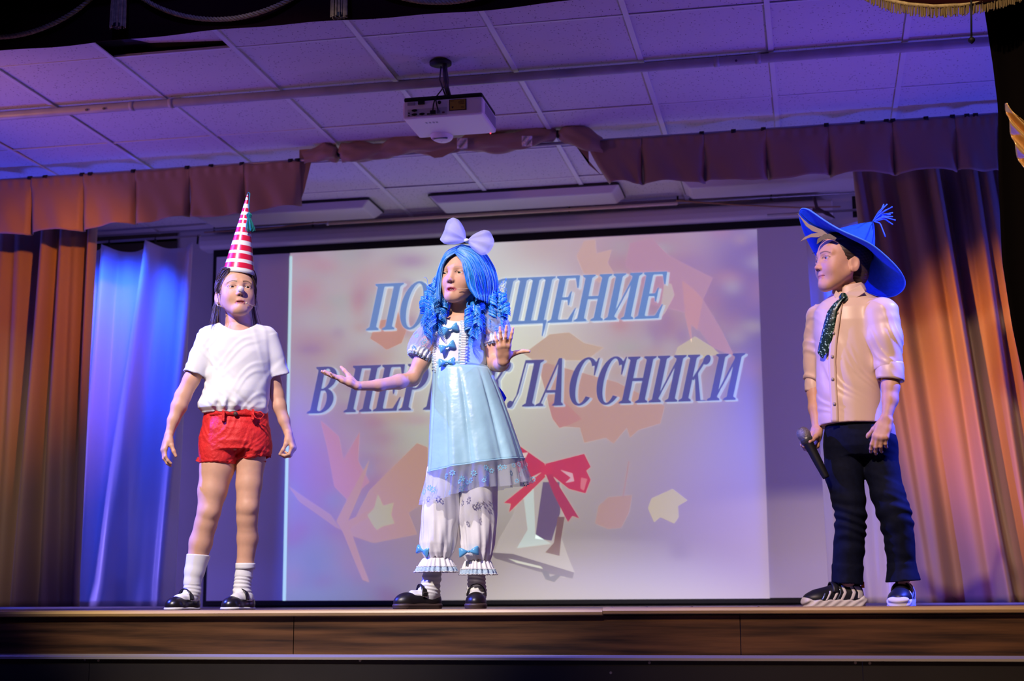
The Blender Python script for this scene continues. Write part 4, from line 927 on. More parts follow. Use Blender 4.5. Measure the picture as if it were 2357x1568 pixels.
def mary_jane(P, heel, toe, m_up, m_sole, sole_h=.013, chunky=False, buckle=True):
    h, d, v, L = shoe_axes(P, heel, toe); rh, rt_ = .030, .037
    A = lambda a, b, c: h+d*(a*L)+v*b+np.array([0, 0, c])
    M = np.array([d, v, [0, 0, 1.]])
    S = Shape(); z0 = sole_h-.003
    S.ell(A(.74, 0, z0+.008), (.27*L, .0375, .034), .01, 'u', M); S.ell(A(.24, 0, z0+.014), (.25*L, .031, .040), .03, 'u', M); S.cap(A(.22, 0, z0+.016), A(.74, 0, z0+.010), .026, .028, .02)
    S.half(A(0, 0, z0), (0, 0, -1)); S.half(A(0, 0, z0+.048), (0, 0, 1))
    S.ell(A(.43, 0, z0+.056), (.27*L, .027, .036), .004, 's', M)
    lo, hi = boxof([A(0, .05, 0), A(0, -.05, 0), A(1, .05, 0), A(1, -.05, .09)], .012)
    up = cloth(P, S, 'shoe', m_up, lo, hi, .0024)
    S = Shape(); footprint(S, h-d*.003, d, v, L+.006, 0, sole_h, rh+.002, rt_+.004)
    if chunky: footprint(S, h-d*.005, d, v, L+.010, .010, .016, rh+.004, rt_+.006)
    cloth(P, S, 'sole', m_sole, lo-.01, hi, .0024, up)
    mb = MB(); N = 26
    def st(u, w):
        a = math.pi*u; return A(.42+.02*math.cos(a)+w*.055, .034*math.cos(a), z0+.030+.042*math.sin(a)*1.0)
    mb.grid(lambda u, vv: st(u, vv*2-1), N, 4); o = solid(mb.build('strap', m_up, up, True), .004, 1)
    if buckle:
        s_ = 1 if (v@np.array([1., 0, 0])) > 0 else -1
        p = A(.42, s_*.036, z0+.036); mb = MB(); mb.tube([p-d*.009+np.array([0, 0, .008]), p+d*.009+np.array([0, 0, .008]), p+d*.009-np.array([0, 0, .006]), p-d*.009-np.array([0, 0, .006]), p-d*.009+np.array([0, 0, .008])], .0016, 6); mb.build('buckle', M_screw, up)
    return up
def sock(P, path, rads, heel, toe, m, slouch=(0, 0), sole_h=.012):
    S = Shape(); S.chain(path, rads, .01); h, d, v, L = shoe_axes(P, heel, toe)
    A = lambda a, b, c: h+d*(a*L)+v*b+np.array([0, 0, c])
    S.cap(path[-1], A(.26, 0, sole_h+.030), rads[-1], .026, .02); S.cap(A(.26, 0, sole_h+.030), A(.62, 0, sole_h+.024), .026, .024, .02); S.cap(A(.62, 0, sole_h+.022), A(.82, 0, sole_h+.016), .024, .018, .01); S.cap(A(.26, 0, sole_h+.030), A(.14, 0, sole_h+.028), .024, .020, .02)
    n = np.array(path[0])-np.array(path[1]); n = n/np.linalg.norm(n)+np.array([0, 0, 1.5]); S.half(path[0], n)
    inner = np.array(path[0])-n/np.linalg.norm(n)*.012
    if slouch[0]:
        z1, z2 = slouch[1]; S.disp(lambda X, Y, Z: -slouch[0]*np.sin(Z*2*math.pi/.0165+16*X+3*np.sin(19*X+34*Y+40*Z))*((Z > z1) & (Z < z2)))
    lo, hi = boxof(list(path)+[A(0, .05, 0), A(1, -.05, 0)], .045); lo[2] = max(lo[2], 0)
    return cloth(P, S, 'sock', m, lo, hi, .003)
M_sock = mat('white_knit', (.78, .76, .76), .85, .2, bump=(500, .2, .001))
M_patent = mat('black_leather', (.010, .008, .010), .28, .6)
M_sole_d = mat('brown_sole', (.06, .035, .03), .5, .4)
M_white = mat('white_cotton', (.82, .81, .82), .8, .2, bump=(300, .08, .001))

# ---------------------------------------------------------------- child in the striped cone hat
P = Person(505, 5.52); S = P.S; q = P.q; mpx = P.m
Mh = frame(9, 9, 2); eye = q(551, 661, .085); hc = eye-Mh[1]*.068-Mh[2]*0; HD = Head(hc, Mh, 1.0); HD.build(S, mouth=.0035, smile=-.0015, lid=.95)
S.cap(HD.p(0, -.022, -.06), q(549, 745, .0), .043, .045, .02); S.cap(q(549, 745, 0), q(549, 775, -.005), .045, .06, .03)
S.sec(P.rows([(757, 512, 585, 0, .05), (768, 480, 614, 0, .06), (800, 474, 620, 0, .075), (900, 480, 612, 0, .075), (1000, 478, 612, 0, .08), (1040, 490, 600, 0, .06)]), .02)
ra = [q(482, 785), q(463, 832, 0), q(440, 875, .0), q(421, 912, .0), q(412, 936, .01), q(399, 968, .02), q(390, 998, .03)]
S.chain(ra, [mpx(a) for a in (22, 20.5, 18.5, 18.2, 17.8, 13, 9.6)], .012)
la = [q(615, 785), q(626, 835, -.01), q(632, 880, -.02), q(638, 910, -.02), q(643, 935, -.01), q(654, 968, .0), q(663, 996, .01)]
S.chain(la, [mpx(a) for a in (22, 18, 15.5, 15.5, 15.5, 12.5, 9.8)], .012)
for L_ in ([(500, 1040, 40, 0), (499, 1080, 38, .0), (489, 1130, 32.5, .01), (481, 1178, 25.5, .02), (474, 1205, 24.5, .01), (462, 1250, 25.5, -.005), (450, 1305, 20, -.01), (441, 1362, 15, -.01)],
           [(576, 1030, 36, 0), (577, 1060, 33, 0), (573, 1115, 29, .01), (570, 1168, 25, .02), (569, 1195, 23, .01), (570, 1240, 23.5, -.01), (564, 1300, 18.5, -.015), (556, 1365, 15, -.015)]):
    S.chain([q(a, b, w) for a, b, r, w in L_], [mpx(r) for a, b, r, w in L_], .012)
    k_ = L_[3]; S.ell(q(k_[0]+2, k_[1], k_[3]+.027), (.021, .014, .024), .015); S.ell(q(L_[5][0]-3, L_[5][1]-8, L_[5][3]-.022), (.030, .024, .05), .02)
tR = hand(P, q(389, 1001, .03), q(373, 1046, .05)-q(389, 1001, .03), (.72, .25, -.12), 1, [(.35, .5, .35), (.4, .5, .4), (.45, .55, .4), (.5, .55, .4)], .04, thumb=(.86, .30, .42), tcurl=.15, sc=.86)
tL = hand(P, q(664, 999, .01), q(679, 1040, .03)-q(664, 999, .01), (-.80, .30, -.1), -1, [(.75, .9, .6), (.8, 1.0, .6), (.85, 1.0, .6), (.9, 1.0, .6)], .03, thumb=(.85, .22, .5), tcurl=.3, sc=.84)
P.fine.append((hc-np.array([.10, .12, .135]), hc+np.array([.10, .12, .135]), .0019))
def colfn(V, C): HD.color(V, C)
lo, hi = q(350, 1402, .2), q(700, 600, -.2); lo[1], hi[1] = -.2, .2; lo[2] = .02
girl = finish(P, 'person', 'child in white t-shirt, red shorts and striped cone hat with arms held out low', [HD], lo, hi, .0045, colfn)
HD.eyes(girl, look=(.22, -.10), iris=(.09, .06, .035)); HD.teeth(girl)
# t-shirt
TS = P.rows([(745, 505, 592, 0, .045), (752, 485, 610, 0, .058), (763, 463, 629, 0, .07), (785, 460, 632, 0, .085), (815, 467, 630, 0, .094), (850, 472, 626, .0, .096), (880, 472, 623, .0, .098), (905, 467, 621, .005, .10), (930, 459, 620, .005, .10), (942, 459, 620, .005, .095), (951, 466, 616, .005, .082)])
T_ = Shape(); T_.sec(TS, .02)
sl = [(q(481, 782), q(449, 862, .005), .045, .046), (q(612, 780), q(642, 866, -.008), .045, .042)]
for a, b, r0, r1 in sl: T_.cap(a+(a-b)*.05, a+(b-a)*.5, r0*.98, (r0+r1)/2, .02); T_.cone(a, b, r0, r1, .012)
T_.disp(wrinkle(3, .022, 40, ((.9, .2, -.8), (.9, .3, .25), (-.8, .3, -.9)))); T_.disp(wrinkle(4, .012, 75, ((.9, .2, -.9), (.5, .3, .9))))
T_.disp(lambda X, Y, Z: -.007*np.exp(-((Z-q(540, 936)[2])/.022)**2)*np.sin(X*85+3*np.sin(X*30)+Y*40))
nk = q(548, 744, .015); T_.ell(nk, (.072, .085, .042), .004, 's'); T_.ell(nk+[0, -.05, -.004], (.052, .06, .036), .006, 's'); T_.cap(nk+[0, .02, .05], nk+[0, 0, -.10], .058, .05, .005, 's')
for a, b, r0, r1 in sl:
    d = (b-a)/np.linalg.norm(b-a); T_.cone(a+(b-a)*.62, b+d*.02, r0-.007, r1-.007, .003, 's')
T_.sec([(z, cx_, cy_, rx-.006, ry-.006) for z, cx_, cy_, rx, ry in TS[4:-2]], .004, 's', ext=.004) if False else None
tee = cloth(P, T_, 't_shirt', M_white, *boxof([q(415, 735, .15), q(675, 960, -.15), q(415, 960, .15), q(675, 735, -.15)], .03), h=.0036)
mb = MB(); mb.tube([nk+np.array([.0745*math.cos(a), .0+(.083 if math.sin(a) > 0 else .092)*math.sin(a)*.62-.006, -.004-.026*math.cos(2*a)*0+(-.020*max(0, -math.sin(a))+.006*max(0, math.sin(a)))]) for a in np.linspace(0, 2*math.pi, 40)], .0048, 7, False)
# shorts
M_red = mat('red_taffeta', (.80, .030, .030), .58, .3, bump=(48, .55, .010), noise=(30, .85))
Q_ = Shape()
Q_.sec(P.rows([(940, 470, 615, 0, .083), (965, 468, 617, 0, .085), (990, 464, 621, 0, .092), (1020, 463, 622, 0, .095), (1036, 464, 621, 0, .09)]), .01)
leg = [(q(503, 1010), q(502, 1066, .002), mpx(40.5), mpx(39)), (q(579, 1005), q(582, 1052, .0), mpx(40), mpx(38.5))]
for a, b, r0, r1 in leg: Q_.cap(a, a+(b-a)*.62, r0, r0*1.06, .02); Q_.cone(a, b, r0, r1, .012)
Q_.disp(wrinkle(6, .010, 110, ((.8, .2, -.9), (.9, .3, .4)))); Q_.disp(wrinkle(5, .016, 60, ((.8, .2, -.9), (.5, .3, 1.2), (-.6, .4, .9))))
for a, b, r0, r1 in leg: 
    d = (b-a)/np.linalg.norm(b-a); Q_.cone(a+(b-a)*.45, b+d*.02, r0-.004, r1-.004, .003, 's')
xm = q(541, 1040)[0]; Q_.op((xm-.004, -.2, q(541, 1075)[2]), (xm+.004, .2, q(541, 1030)[2]), lambda X, Y, Z: np.abs(X-xm+.0*Z)-.0012, .004, 's') if False else None
sh = cloth(P, Q_, 'shorts', M_red, *boxof([q(445, 935, .15), q(640, 1080, -.15)], .03), h=.0034)
wb = P.rows([(950, 469, 616, 0, .088), (962, 468, 617, 0, .089)])
mb = MB(); mb.grid(lambda u, v: (np.interp(v, [0, 1], [wb[1][1], wb[0][1]])+.1*0+(wb[0][3]-.001)*math.cos(6.283*u), -(wb[0][4]+.001)*math.sin(6.283*u)+0, wb[1][0]+(wb[0][0]-wb[1][0])*v*1.6), 50, 4, True); solid(mb.build('waistband', M_red, sh, True), .004)
for a, b, r0, r1 in leg:
    d = (b-a)/np.linalg.norm(b-a); u1 = np.cross(d, [0, 1, 0]); u1 /= np.linalg.norm(u1); u2 = np.cross(d, u1)
    mb = MB(); mb.grid(lambda u, v: b-d*.020*(1-v)+d*.002+(r1+.003+.0012*math.sin(40*u*6.283*.5))*(u1*math.cos(6.283*u)+u2*math.sin(6.283*u)), 60, 4, True); solid(mb.build('hem_band', M_red, sh, True), .004)
mb = MB(); c = q(542, 953, .092); mb.tube([c, c+[0, -.008, 0]], .0085, 16); mb.build('button', mat('dark_button', (.09, .05, .04), .3, .5), sh, True)
for px, py in ((514, 955), (582, 952)):
    a, b = q(px, py-9, .088), q(px, py+14, .095); MB().box((a[0]-.005, -.102, b[2]), (a[0]+.005, -.085, a[2])).build('belt_loop', M_red, sh)
for pts in ([(580, 950), (588, 962), (600, 966), (608, 955), (600, 948), (588, 951)],):
    mb = MB(); mb.tube([q(x, y, .108) for x, y in pts], .0055, 7, flat=.5); mb.build('waist_tie', M_red, sh, True)
for s_, pts in ((0, [(464, 1054), (455, 1052), (450, 1061), (464, 1066)]), (1, [(616, 1045), (622, 1042), (624, 1054), (617, 1052)])):
    mb = MB(); mb.poly([q(x, y, .01) for x, y in pts], (0, .006, 0)); mb.build('hem_tie', M_red, sh)
    c = q(*((466, 1058) if not s_ else (613, 1043)), .03); mb = MB(); mb.tube([c, c+[0, -.006, 0]], .006, 10); mb.build('snap', M_screw, sh)
# socks and shoes
def shoe_pts(hx, tx, y=1397, hw=-.02, tw=.07): return q(hx, y, hw), q(tx, y, tw)
h1, t1 = shoe_pts(455, 386, 1397, -.05, .075); h2, t2 = shoe_pts(580, 517, 1397, -.05, .08)
sock(P, [q(457, 1277, -.012), q(448, 1315, -.012), q(443, 1340, -.01), q(443, 1362, -.012)], [mpx(27), mpx(22), mpx(18.5), mpx(17)], h1, t1, M_sock, (.0010, (.05, .10)))
sock(P, [q(565, 1296, -.015), q(561, 1325, -.015), q(558, 1345, -.015), q(557, 1365, -.015)], [mpx(20), mpx(19), mpx(18), mpx(18)], h2, t2, M_sock, (.0016, (.06, .13)))
mb = MB(); c = q(565, 1300, -.015); mb.grid(lambda u, v: c+np.array([(mpx(20.5)+.002)*math.cos(6.283*u), (mpx(20.5)+.002)*math.sin(6.283*u), .006-.024*v]), 30, 4, True); solid(mb.build('sock_cuff', M_sock, girl, True), .003)
for a, b in ((h1, t1), (h2, t2)): mary_jane(P, a, b, M_patent, mat('white_sole', (.7, .68, .66), .5), .010, buckle=False)
# hair
M_hair = mat('brown_hair', (.10, .055, .030), .45, .5, attr='col')
def strands(H, specs, name, m, parent, seed, base, var, r0=.0022, n=7, flat=.6):
    rr = random.Random(seed); mb = MB()
    for pts, cnt, jit, rad in specs:
        for _ in range(cnt):
            off = np.array([rr.gauss(0, jit) for _ in range(3)]); P_ = [np.array(p) for p in pts]; t = np.linspace(0, 1, len(P_)); tf = np.linspace(0, 1, 14)
            A = np.array(P_); B = np.c_[[np.interp(tf, t, A[:, k]) for k in range(3)]].T; 
            for _s in range(2): B[1:-1] = (B[:-2]+2*B[1:-1]+B[2:])/4
            B = B+off*np.linspace(.5, 1.3, 14)[:, None]; c = np.array(base)*(1+rr.uniform(-var, var))
            mb.tube([H.p(*b) for b in B] if H else list(B), [rad*(1-.7*abs(2*x-1)**3) for x in tf], 5, False, tuple(c), flat)
    return mb.build(name, m, parent, True)
HS = Shape(); e = HD.ell
e(HS, (0, -.026, .032), (.0815, .093, .087), .01); e(HS, (0, .095, -.045), (.064, .085, .098), .012, 's')
for s_ in (-1, 1): e(HS, (s_*.085, .005, -.045), (.045, .055, .052), .01, 's')
HD.cap(HS, (0, -.06, -.09), (0, -.03, -.2), .07, .07, .01, 's')
HS.disp(lambda X, Y, Z: .0016*np.sin(Z*420+X*150)*np.cos(Y*260))
hair = cloth(P, HS, 'hair', M_hair, hc-.14, hc+.14, .0028, colorfn=lambda V: np.tile((.10, .058, .034), (len(V), 1)))
sp = []
for s_ in (-1, 1):
    for z in (.07, .05, .03, .01): sp.append(([(s_*.035, .062, .078), (s_*.060, .040, z+.02), (s_*.074, .005, z-.01), (s_*.070, -.05, z-.04)], 22, .0045, .0013))
    sp.append(([(s_*.070, -.02, -.03), (s_*.078, -.035, -.075), (s_*.085, -.03, -.125), (s_*.092, -.02, -.155)], 26, .008, .0011))
    sp.append(([(s_*.050, .05, .06), (s_*.066, .035, .02), (s_*.074, .016, -.03), (s_*.080, .02, -.08)], 4, .003, .0012))
sp.append(([(-.055, -.06, .02), (-.075, -.07, -.05), (-.080, -.06, -.12), (-.072, -.05, -.165)], 60, .011, .0012))
sp.append(([(.00, .070, .073), (.02, .068, .062), (.035, .058, .045)], 5, .003, .0012))
strands(HD, sp, 'hair_strands', M_hair, girl, 4, (.11, .062, .036), .45)['kind'] = 'stuff'
# fake nose, headset, ear studs
mb = MB(); mb.grid(lambda u, v: HD.p(.0145*math.cos(6.283*u)*(1-.22*v)*(1 if v < .97 else .05), .078+.030*v, -.026+.006*v+.0145*math.sin(6.283*u)*(1-.22*v)*(1 if v < .97 else .05)), 20, 12, True)
mb.build('paper_nose', mat('paper_nose', (.80, .66, .66), .6, .3), girl, True)
for s_ in (-1, 1):
    mb = MB(); mb.tube([HD.p(s_*.012, .080, -.018), HD.p(s_*.032, .078, -.0165), HD.p(s_*.056, .052, -.016), HD.p(s_*.073, .0, -.008)], .0007, 5); mb.build('elastic', mat('elastic', (.7, .6, .6), .4), girl, True)
M_mic = mat('headset_beige', (.62, .48, .34), .45, .4)
hs = MB(); hs.tube([HD.p(.070, -.015, .004), HD.p(.080, -.002, -.035), HD.p(.070, .028, -.066), HD.p(.048, .062, -.074), HD.p(.024, .0835, -.073)], .0013, 6); hso = hs.build('headset', M_mic, girl, True)
mb = MB(); c = HD.p(.022, .085, -.073); mb.grid(lambda u, v: c+.0045*np.array([math.cos(6.283*u)*math.sin(3.1416*v), math.sin(6.283*u)*math.sin(3.1416*v), math.cos(3.1416*v)]), 10, 8, True); mb.build('microphone_bead', M_mic, hso, True)
mb = MB(); mb.tube([HD.p(-.078, -.012, -.030), HD.p(-.078, .004, -.058), HD.p(-.066, .022, -.068)], .0022, 6); mb.build('headset_hook', M_mic, hso, True)
for s_ in (-1, 1):
    mb = MB(); c = HD.p(s_*.078, .000, -.044); mb.grid(lambda u, v: c+.003*np.array([math.cos(6.283*u)*math.sin(3.1416*v), math.sin(6.283*u)*math.sin(3.1416*v), math.cos(3.1416*v)]), 8, 6, True); mb.build('ear_stud', M_screw, girl, True)
# cone hat
bc = q(549, 633, .02); ap = q(569.5, 448, .03); ax = ap-bc; hl = np.linalg.norm(ax); ax = ax/hl; e1 = np.cross(ax, [0, 1, 0]); e1 /= np.linalg.norm(e1); e2 = np.cross(ax, e1); RB_ = mpx(37)
M_hw = mat('paper_white', (.80, .79, .80), .5, .4); M_hr = mat('foil_red', (.70, .015, .06), .28, .6)
def ring(u, t, g=0): return bc+ax*(hl*t)+(RB_*(1-t)*.985+.0012+g)*(e1*math.cos(6.283*u)+e2*math.sin(6.283*u))
mb = MB(); mb.grid(lambda u, v: ring(u, v), 40, 30, True); hat = solid(mb.build('cone_hat', M_hw, girl, True), .0012, 0); hat['label'] = 'tall paper cone hat with red and white stripes'
for a, b in ((.058, .125), (.17, .24), (.278, .348), (.405, .475), (.512, .575), (.625, .668), (.69, .735), (.778, .825), (.88, .93), (.962, .985)):
    mb = MB(); mb.grid(lambda u, v: ring(u, a+(b-a)*v, .0007), 40, 3, True); mb.build('red_stripe', M_hr, hat, True)
M_teal = mat('teal_yarn', (.012, .16, .17), .8, .2)
mb = MB(); mb.tube([ap-ax*.004, ap+[.004, 0, .010], ap+[.010, -.008, .002], q(573, 470, .06), q(573.5, 487, .065)], .0018, 6); mb.build('tassel_cord', M_teal, hat, True)
tc_ = q(573.5, 495, .068); mb = MB(); rr = random.Random(2)
for i in range(60):
    a = rr.uniform(0, 6.28); r = rr.uniform(.3, 1); mb.tube([tc_+[0, 0, .012], tc_+np.array([.011*r*math.cos(a), .009*r*math.sin(a), 0]), tc_+np.array([.006*r*math.cos(a), .005*r*math.sin(a), -.014]), tc_+np.array([.014*r*math.cos(a)+.004, .011*r*math.sin(a), -.04]), tc_+np.array([.019*r*math.cos(a)+.007, .013*r*math.sin(a), -.060-.010*rr.random()])], .0016, 4)
mb.build('tassel', M_teal, hat)['kind'] = 'stuff'
mb = MB(); mb.tube([ring(.75, .0, .002)+[-.006, -.001, -.003], ring(.75, .035, .002)+[-.003, -.001, 0], ring(.75, .01, .002)+[-.012, -.001, 0], ring(.75, .0, .002)+[-.006, -.001, -.003]], .0012, 5); mb.build('clip', M_screw, hat)
# ---------------------------------------------------------------- child in the blue wig and satin dress
P = Person(1062, 5.50); S = P.S; q = P.q; mpx = P.m
Mh = frame(-24, 3, -2); eye = q(1042, 628, .085); hc = eye-Mh[1]*.068; HD = Head(hc, Mh, 1.0); HD.build(S, mouth=.0065, smile=.001, lid=.95, nose=1.01)
S.cap(HD.p(0, -.022, -.055), q(1064, 722, -.01), .040, .043, .02); S.cap(q(1064, 722, -.01), q(1064, 750, -.01), .043, .06, .03)
S.sec(P.rows([(733, 1030, 1098, 0, .045), (745, 1010, 1118, 0, .055), (780, 1004, 1116, 0, .066), (850, 1008, 1112, 0, .066), (940, 1018, 1112, 0, .055), (1000, 1020, 1112, 0, .055)]), .02)
for x, x2 in ((1018, 996), (1098, 1098)): S.chain([q(x, 980), q(x, 1180, .0), q(x2, 1312, -.012)], [.045, .042, .022], .02)
ra = [q(1006, 752, 0), q(985, 800, .01), q(968, 838, .02), q(950, 872, .03), q(918, 879, .06), q(872, 887, .10), q(826, 889, .13)]
S.chain(ra, [mpx(a) for a in (24, 20.5, 18.5, 16.5, 16.5, 13, 9.8)], .012)
la = [q(1118, 752, 0), q(1132, 795, .01), q(1142, 836, .02), q(1150, 838, .09), q(1156, 838, .16), q(1159, 834, .21)]
S.chain(la, [mpx(a) for a in (24, 21, 19, 17.5, 14, 11)], .012)
hand(P, q(823, 889, .132), q(780, 871, .15)-q(823, 889, .132), (-.10, -.40, .9), 1, [(-.12, .12, .15), (-.10, .10, .12), (-.02, .1, .12), (.08, .15, .15)], .06, thumb=(.75, .55, .35), tcurl=-.1, sc=.88)
hand(P, q(1159, 833, .212), (-.02, -.50, .62), (.05, .70, .62), -1, [(.10, .22, .2), (.02, .2, .2), (.10, .25, .2), (.22, .35, .25)], .17, thumb=(.35, .85, .20), tcurl=-.25, sc=.90)
P.fine.append((hc-np.array([.10, .12, .135]), hc+np.array([.10, .12, .135]), .0019))
def colfn(V, C): HD.color(V, C, brow=(.52, .30, .22), lip=(.55, .15, .16))
lo, hi = q(715, 1400, .2), q(1230, 560, -.2); lo[1], hi[1] = -.36, .2; lo[2] = .02
mal = finish(P, 'person', 'child in blue curly wig and pale blue satin dress with both hands held out', [HD], lo, hi, .0045, colfn)
HD.eyes(mal, look=(-.10, -.12), iris=(.10, .09, .06)); HD.teeth(mal)
M_satin = mat('blue_satin', (.40, .68, .86), .24, .7, noise=(7, .84), bump=(7, .4, .02), sheen=.1)
M_satin2 = mat('blue_ribbon', (.12, .42, .78), .25, .6)
M_wsatin = mat('white_satin', (.84, .82, .84), .42, .4, bump=(25, .15, .006))
M_lace = mat('pale_lace', (.55, .72, .88), .6, .3, noise=(240, .6))
M_lacew = mat('white_lace', (.84, .84, .88), .6, .3, noise=(300, .75))
def tulle(name, c, a):
    m = mat(name, c, .6, .2); nt = m.node_tree; b = nt.nodes['Principled BSDF']; out = nt.nodes['Material Output']
    t = nt.nodes.new('ShaderNodeBsdfTransparent'); tl = nt.nodes.new('ShaderNodeBsdfTranslucent'); tl.inputs[0].default_value = (*c, 1)
    m1 = nt.nodes.new('ShaderNodeMixShader'); m1.inputs[0].default_value = .4; nt.links.new(b.outputs[0], m1.inputs[1]); nt.links.new(tl.outputs[0], m1.inputs[2])
    m2 = nt.nodes.new('ShaderNodeMixShader'); m2.inputs[0].default_value = a; nt.links.new(t.outputs[0], m2.inputs[1]); nt.links.new(m1.outputs[0], m2.inputs[2]); nt.links.new(m2.outputs[0], out.inputs[0]); return m
M_tulle = tulle('white_tulle', (.72, .78, .92), .38); M_tulle_b = tulle('bow_tulle', (.80, .80, .95), .50)
# bodice
BR = P.rows([(728, 1036, 1098, 0, .045), (740, 1006, 1120, 0, .058), (760, 998, 1124, 0, .074), (800, 997, 1122, 0, .078), (835, 999, 1121, 0, .075), (852, 1000, 1121, 0, .074)])
B_ = Shape(); B_.sec(BR, .02); B_.disp(wrinkle(8, .006, 45)); nk = q(1056, 724, .03); B_.ell(nk, (.056, .07, .036), .004, 's')
bod = cloth(P, B_, 'dress_bodice', M_satin, *boxof([q(985, 715, .12), q(1140, 860, -.12)], .03), h=.0034)
B2 = Shape(); B2.sec(BR, .02, off=.0035); B2.disp(wrinkle(9, .003, 45)); B2.ell(nk, (.056, .075, .038), .004, 's')
xl0, xr0 = q(1007, 790, .07)[0], q(1064, 790, .07)[0]
B2.half((xl0, 0, 0), (-1, 0, -.08)); B2.half((xr0, 0, q(1064, 790, .07)[2]), (1, 0, .02)); B2.half((0, .0, 0), (0, 1, 0))
cloth(P, B2, 'bodice_panel', M_wsatin, *boxof([q(985, 715, .14), q(1140, 860, -.12)], .03), h=.0030, parent=bod)
def surf_w(px, py):     # front surface depth of the bodice under a pixel
    z = q(px, py, .07)[2]; A = np.array(sorted(BR)); cx_, rx, ry = np.interp(z, A[:, 0], A[:, 1]), np.interp(z, A[:, 0], A[:, 3]), np.interp(z, A[:, 0], A[:, 4]); x = q(px, py, .07)[0]
    return ry*math.sqrt(max(.02, 1-((x-cx_)/rx)**2))+.006
def ruffle(pts, side, nrm, width, amp, waves, m, parent, name='lace_trim', rows=5, n=None, closed=False):
    pts = np.array(pts, float); seg = np.r_[0, np.cumsum(np.linalg.norm(np.diff(pts, axis=0), axis=1))]; n = n or waves*8
    side, nrm = np.array(side, float), np.array(nrm, float)
    def fn(u, v):
        t = u*seg[-1]; p = np.array([np.interp(t, seg, pts[:, k]) for k in range(3)])
        sd = side if side.ndim == 1 else np.array([np.interp(t, seg, side[:, k]) for k in range(3)]); nr = nrm if nrm.ndim == 1 else np.array([np.interp(t, seg, nrm[:, k]) for k in range(3)])
        w = math.sin(2*math.pi*waves*u); return p+sd*width*(v-.5)+nr*(amp*w*(.35+abs(v-.5)*1.3)+amp)+sd*.12*width*math.sin(4*math.pi*waves*u+1)*(v-.5)
    mb = MB(); mb.grid(fn, n, rows); return solid(mb.build(name, m, parent, True), .0012)
for L_ in ([(1006, 748), (1003, 780), (1002, 815), (1009, 856)], [(1070, 738), (1068, 770), (1066, 810), (1064, 848)]):
    ruffle([q(x, y, surf_w(x, y)) for x, y in L_], (1, 0, 0), (0, -1, 0), .020, .0022, 20, M_lacew, bod); ruffle([q(x, y, surf_w(x, y)-.002) for x, y in L_], (1, 0, 0), (0, -1, 0), .034, .0026, 15, M_lace, bod)
for px, py, a in ((1036, 757, .25), (1029, 798, .3), (1028, 834, .05)):
    c = q(px, py, surf_w(px, py)+.012); ribbon_bow(c, (math.cos(a), 0, math.sin(a)), (-math.sin(a), 0, math.cos(a)), (0, -1, 0), mpx(18.5), mpx(10.5), M_satin2, mal, 'bow', seed=px)
mb = MB(); c0 = q(1061, 846, 0)
mb.grid(lambda u, v: c0+np.array([(.109+.003*math.sin(17*v+3*u))*math.cos(6.283*u), -(.083+.004*math.sin(14*v+5*u))*math.sin(6.283*u), -.010*math.cos(6.283*u)-.006+.034*(v-.5)]), 70, 9, True)
sash = mb.build('sash', M_satin, mal, True)
def cut_front(o, xa, xb, ymax):
    pass
mb = MB(); mb.poly([q(x, y, -.10) for x, y in ((1148, 890), (1158, 902), (1166, 916), (1160, 926), (1150, 915), (1140, 900))], (0, .02, 0)); mb.build('sash_tail', mat('navy_satin', (.01, .03, .30), .3, .5), sash)
# skirt: pleated loft, lower edge dropping to the left
zw = q(1062, 848)[2]; cw = q(1061, 848)[0]; ch = q(1094, 1072)[0]
zL, zR = q(985, 1090, .0)[2], q(1205, 1057, .0)[2]; rxh = (q(1205, 1060)[0]-q(985, 1060)[0])/2; rxw = .106
PLE = [(-1.57-.1, .9), (-.95, 1.1), (-.45, .9), (-2.2, .7), (-2.75, .8), (.1, .9), (.7, 1), (1.4, 1), (2.0, 1), (2.6, 1)]
def skirt(u, t, grow=0.0, extra=0.0, ripple=0.0):
    th = 6.28318*u-math.pi; zz = (zL+zR)/2+(zR-zL)/2*math.cos(th)
    s_ = t**.80; rx = rxw+(rxh-rxw)*s_; ry = .080+(.150-.080)*s_
    f = 0
    for a, g in PLE:
        d = (th-a+math.pi) % (2*math.pi)-math.pi; f -= g*math.exp(-(d/.055)**2)*.085*min(1, t*3)*(1-.45*t)
        f += g*.030*math.exp(-((d-.16)/.10)**2)*t
    f += .030*t*math.sin(9*th+1.5*t)+.012*t*math.sin(17*th-2*t)
    rx, ry = rx*(1+f)+grow, ry*(1+f)+grow
    return np.array([cw+(ch-cw)*s_+rx*math.cos(th), ry*math.sin(th)-.006, zw+(zz-zw)*t])
mb = MB(); mb.grid(lambda u, v: skirt(u, v), 200, 46, True); skt = solid(mb.build('skirt', M_satin, mal, True), .002)
mb = MB(); mb.tube([skirt(u, 1.0, .0015) for u in np.linspace(0, 1, 160)], .0028, 6, False); mb.build('hem_piping', M_satin, skt, True)
zdrop = mpx(61)
def frill(u, v, g=0):
    th = 6.28318*u-math.pi; b = skirt(u, 1.0); c = np.array([ch, 0, 0]); r = (b-c)*[1, 1, 0]; n_ = r/np.linalg.norm(r)
    w = .012*math.sin(31*th+2*math.sin(3*th))*v+.010*math.sin(13*th+1)*v
    return b+n_*(.016*v+w+.003+g)+np.array([0, 0, -zdrop*v*(1-.10*math.cos(th)+.05*math.sin(5*th))])
mb = MB(); mb.grid(lambda u, v: frill(u, v), 300, 12, True); fr = mb.build('tulle_frill', M_tulle, mal, True)
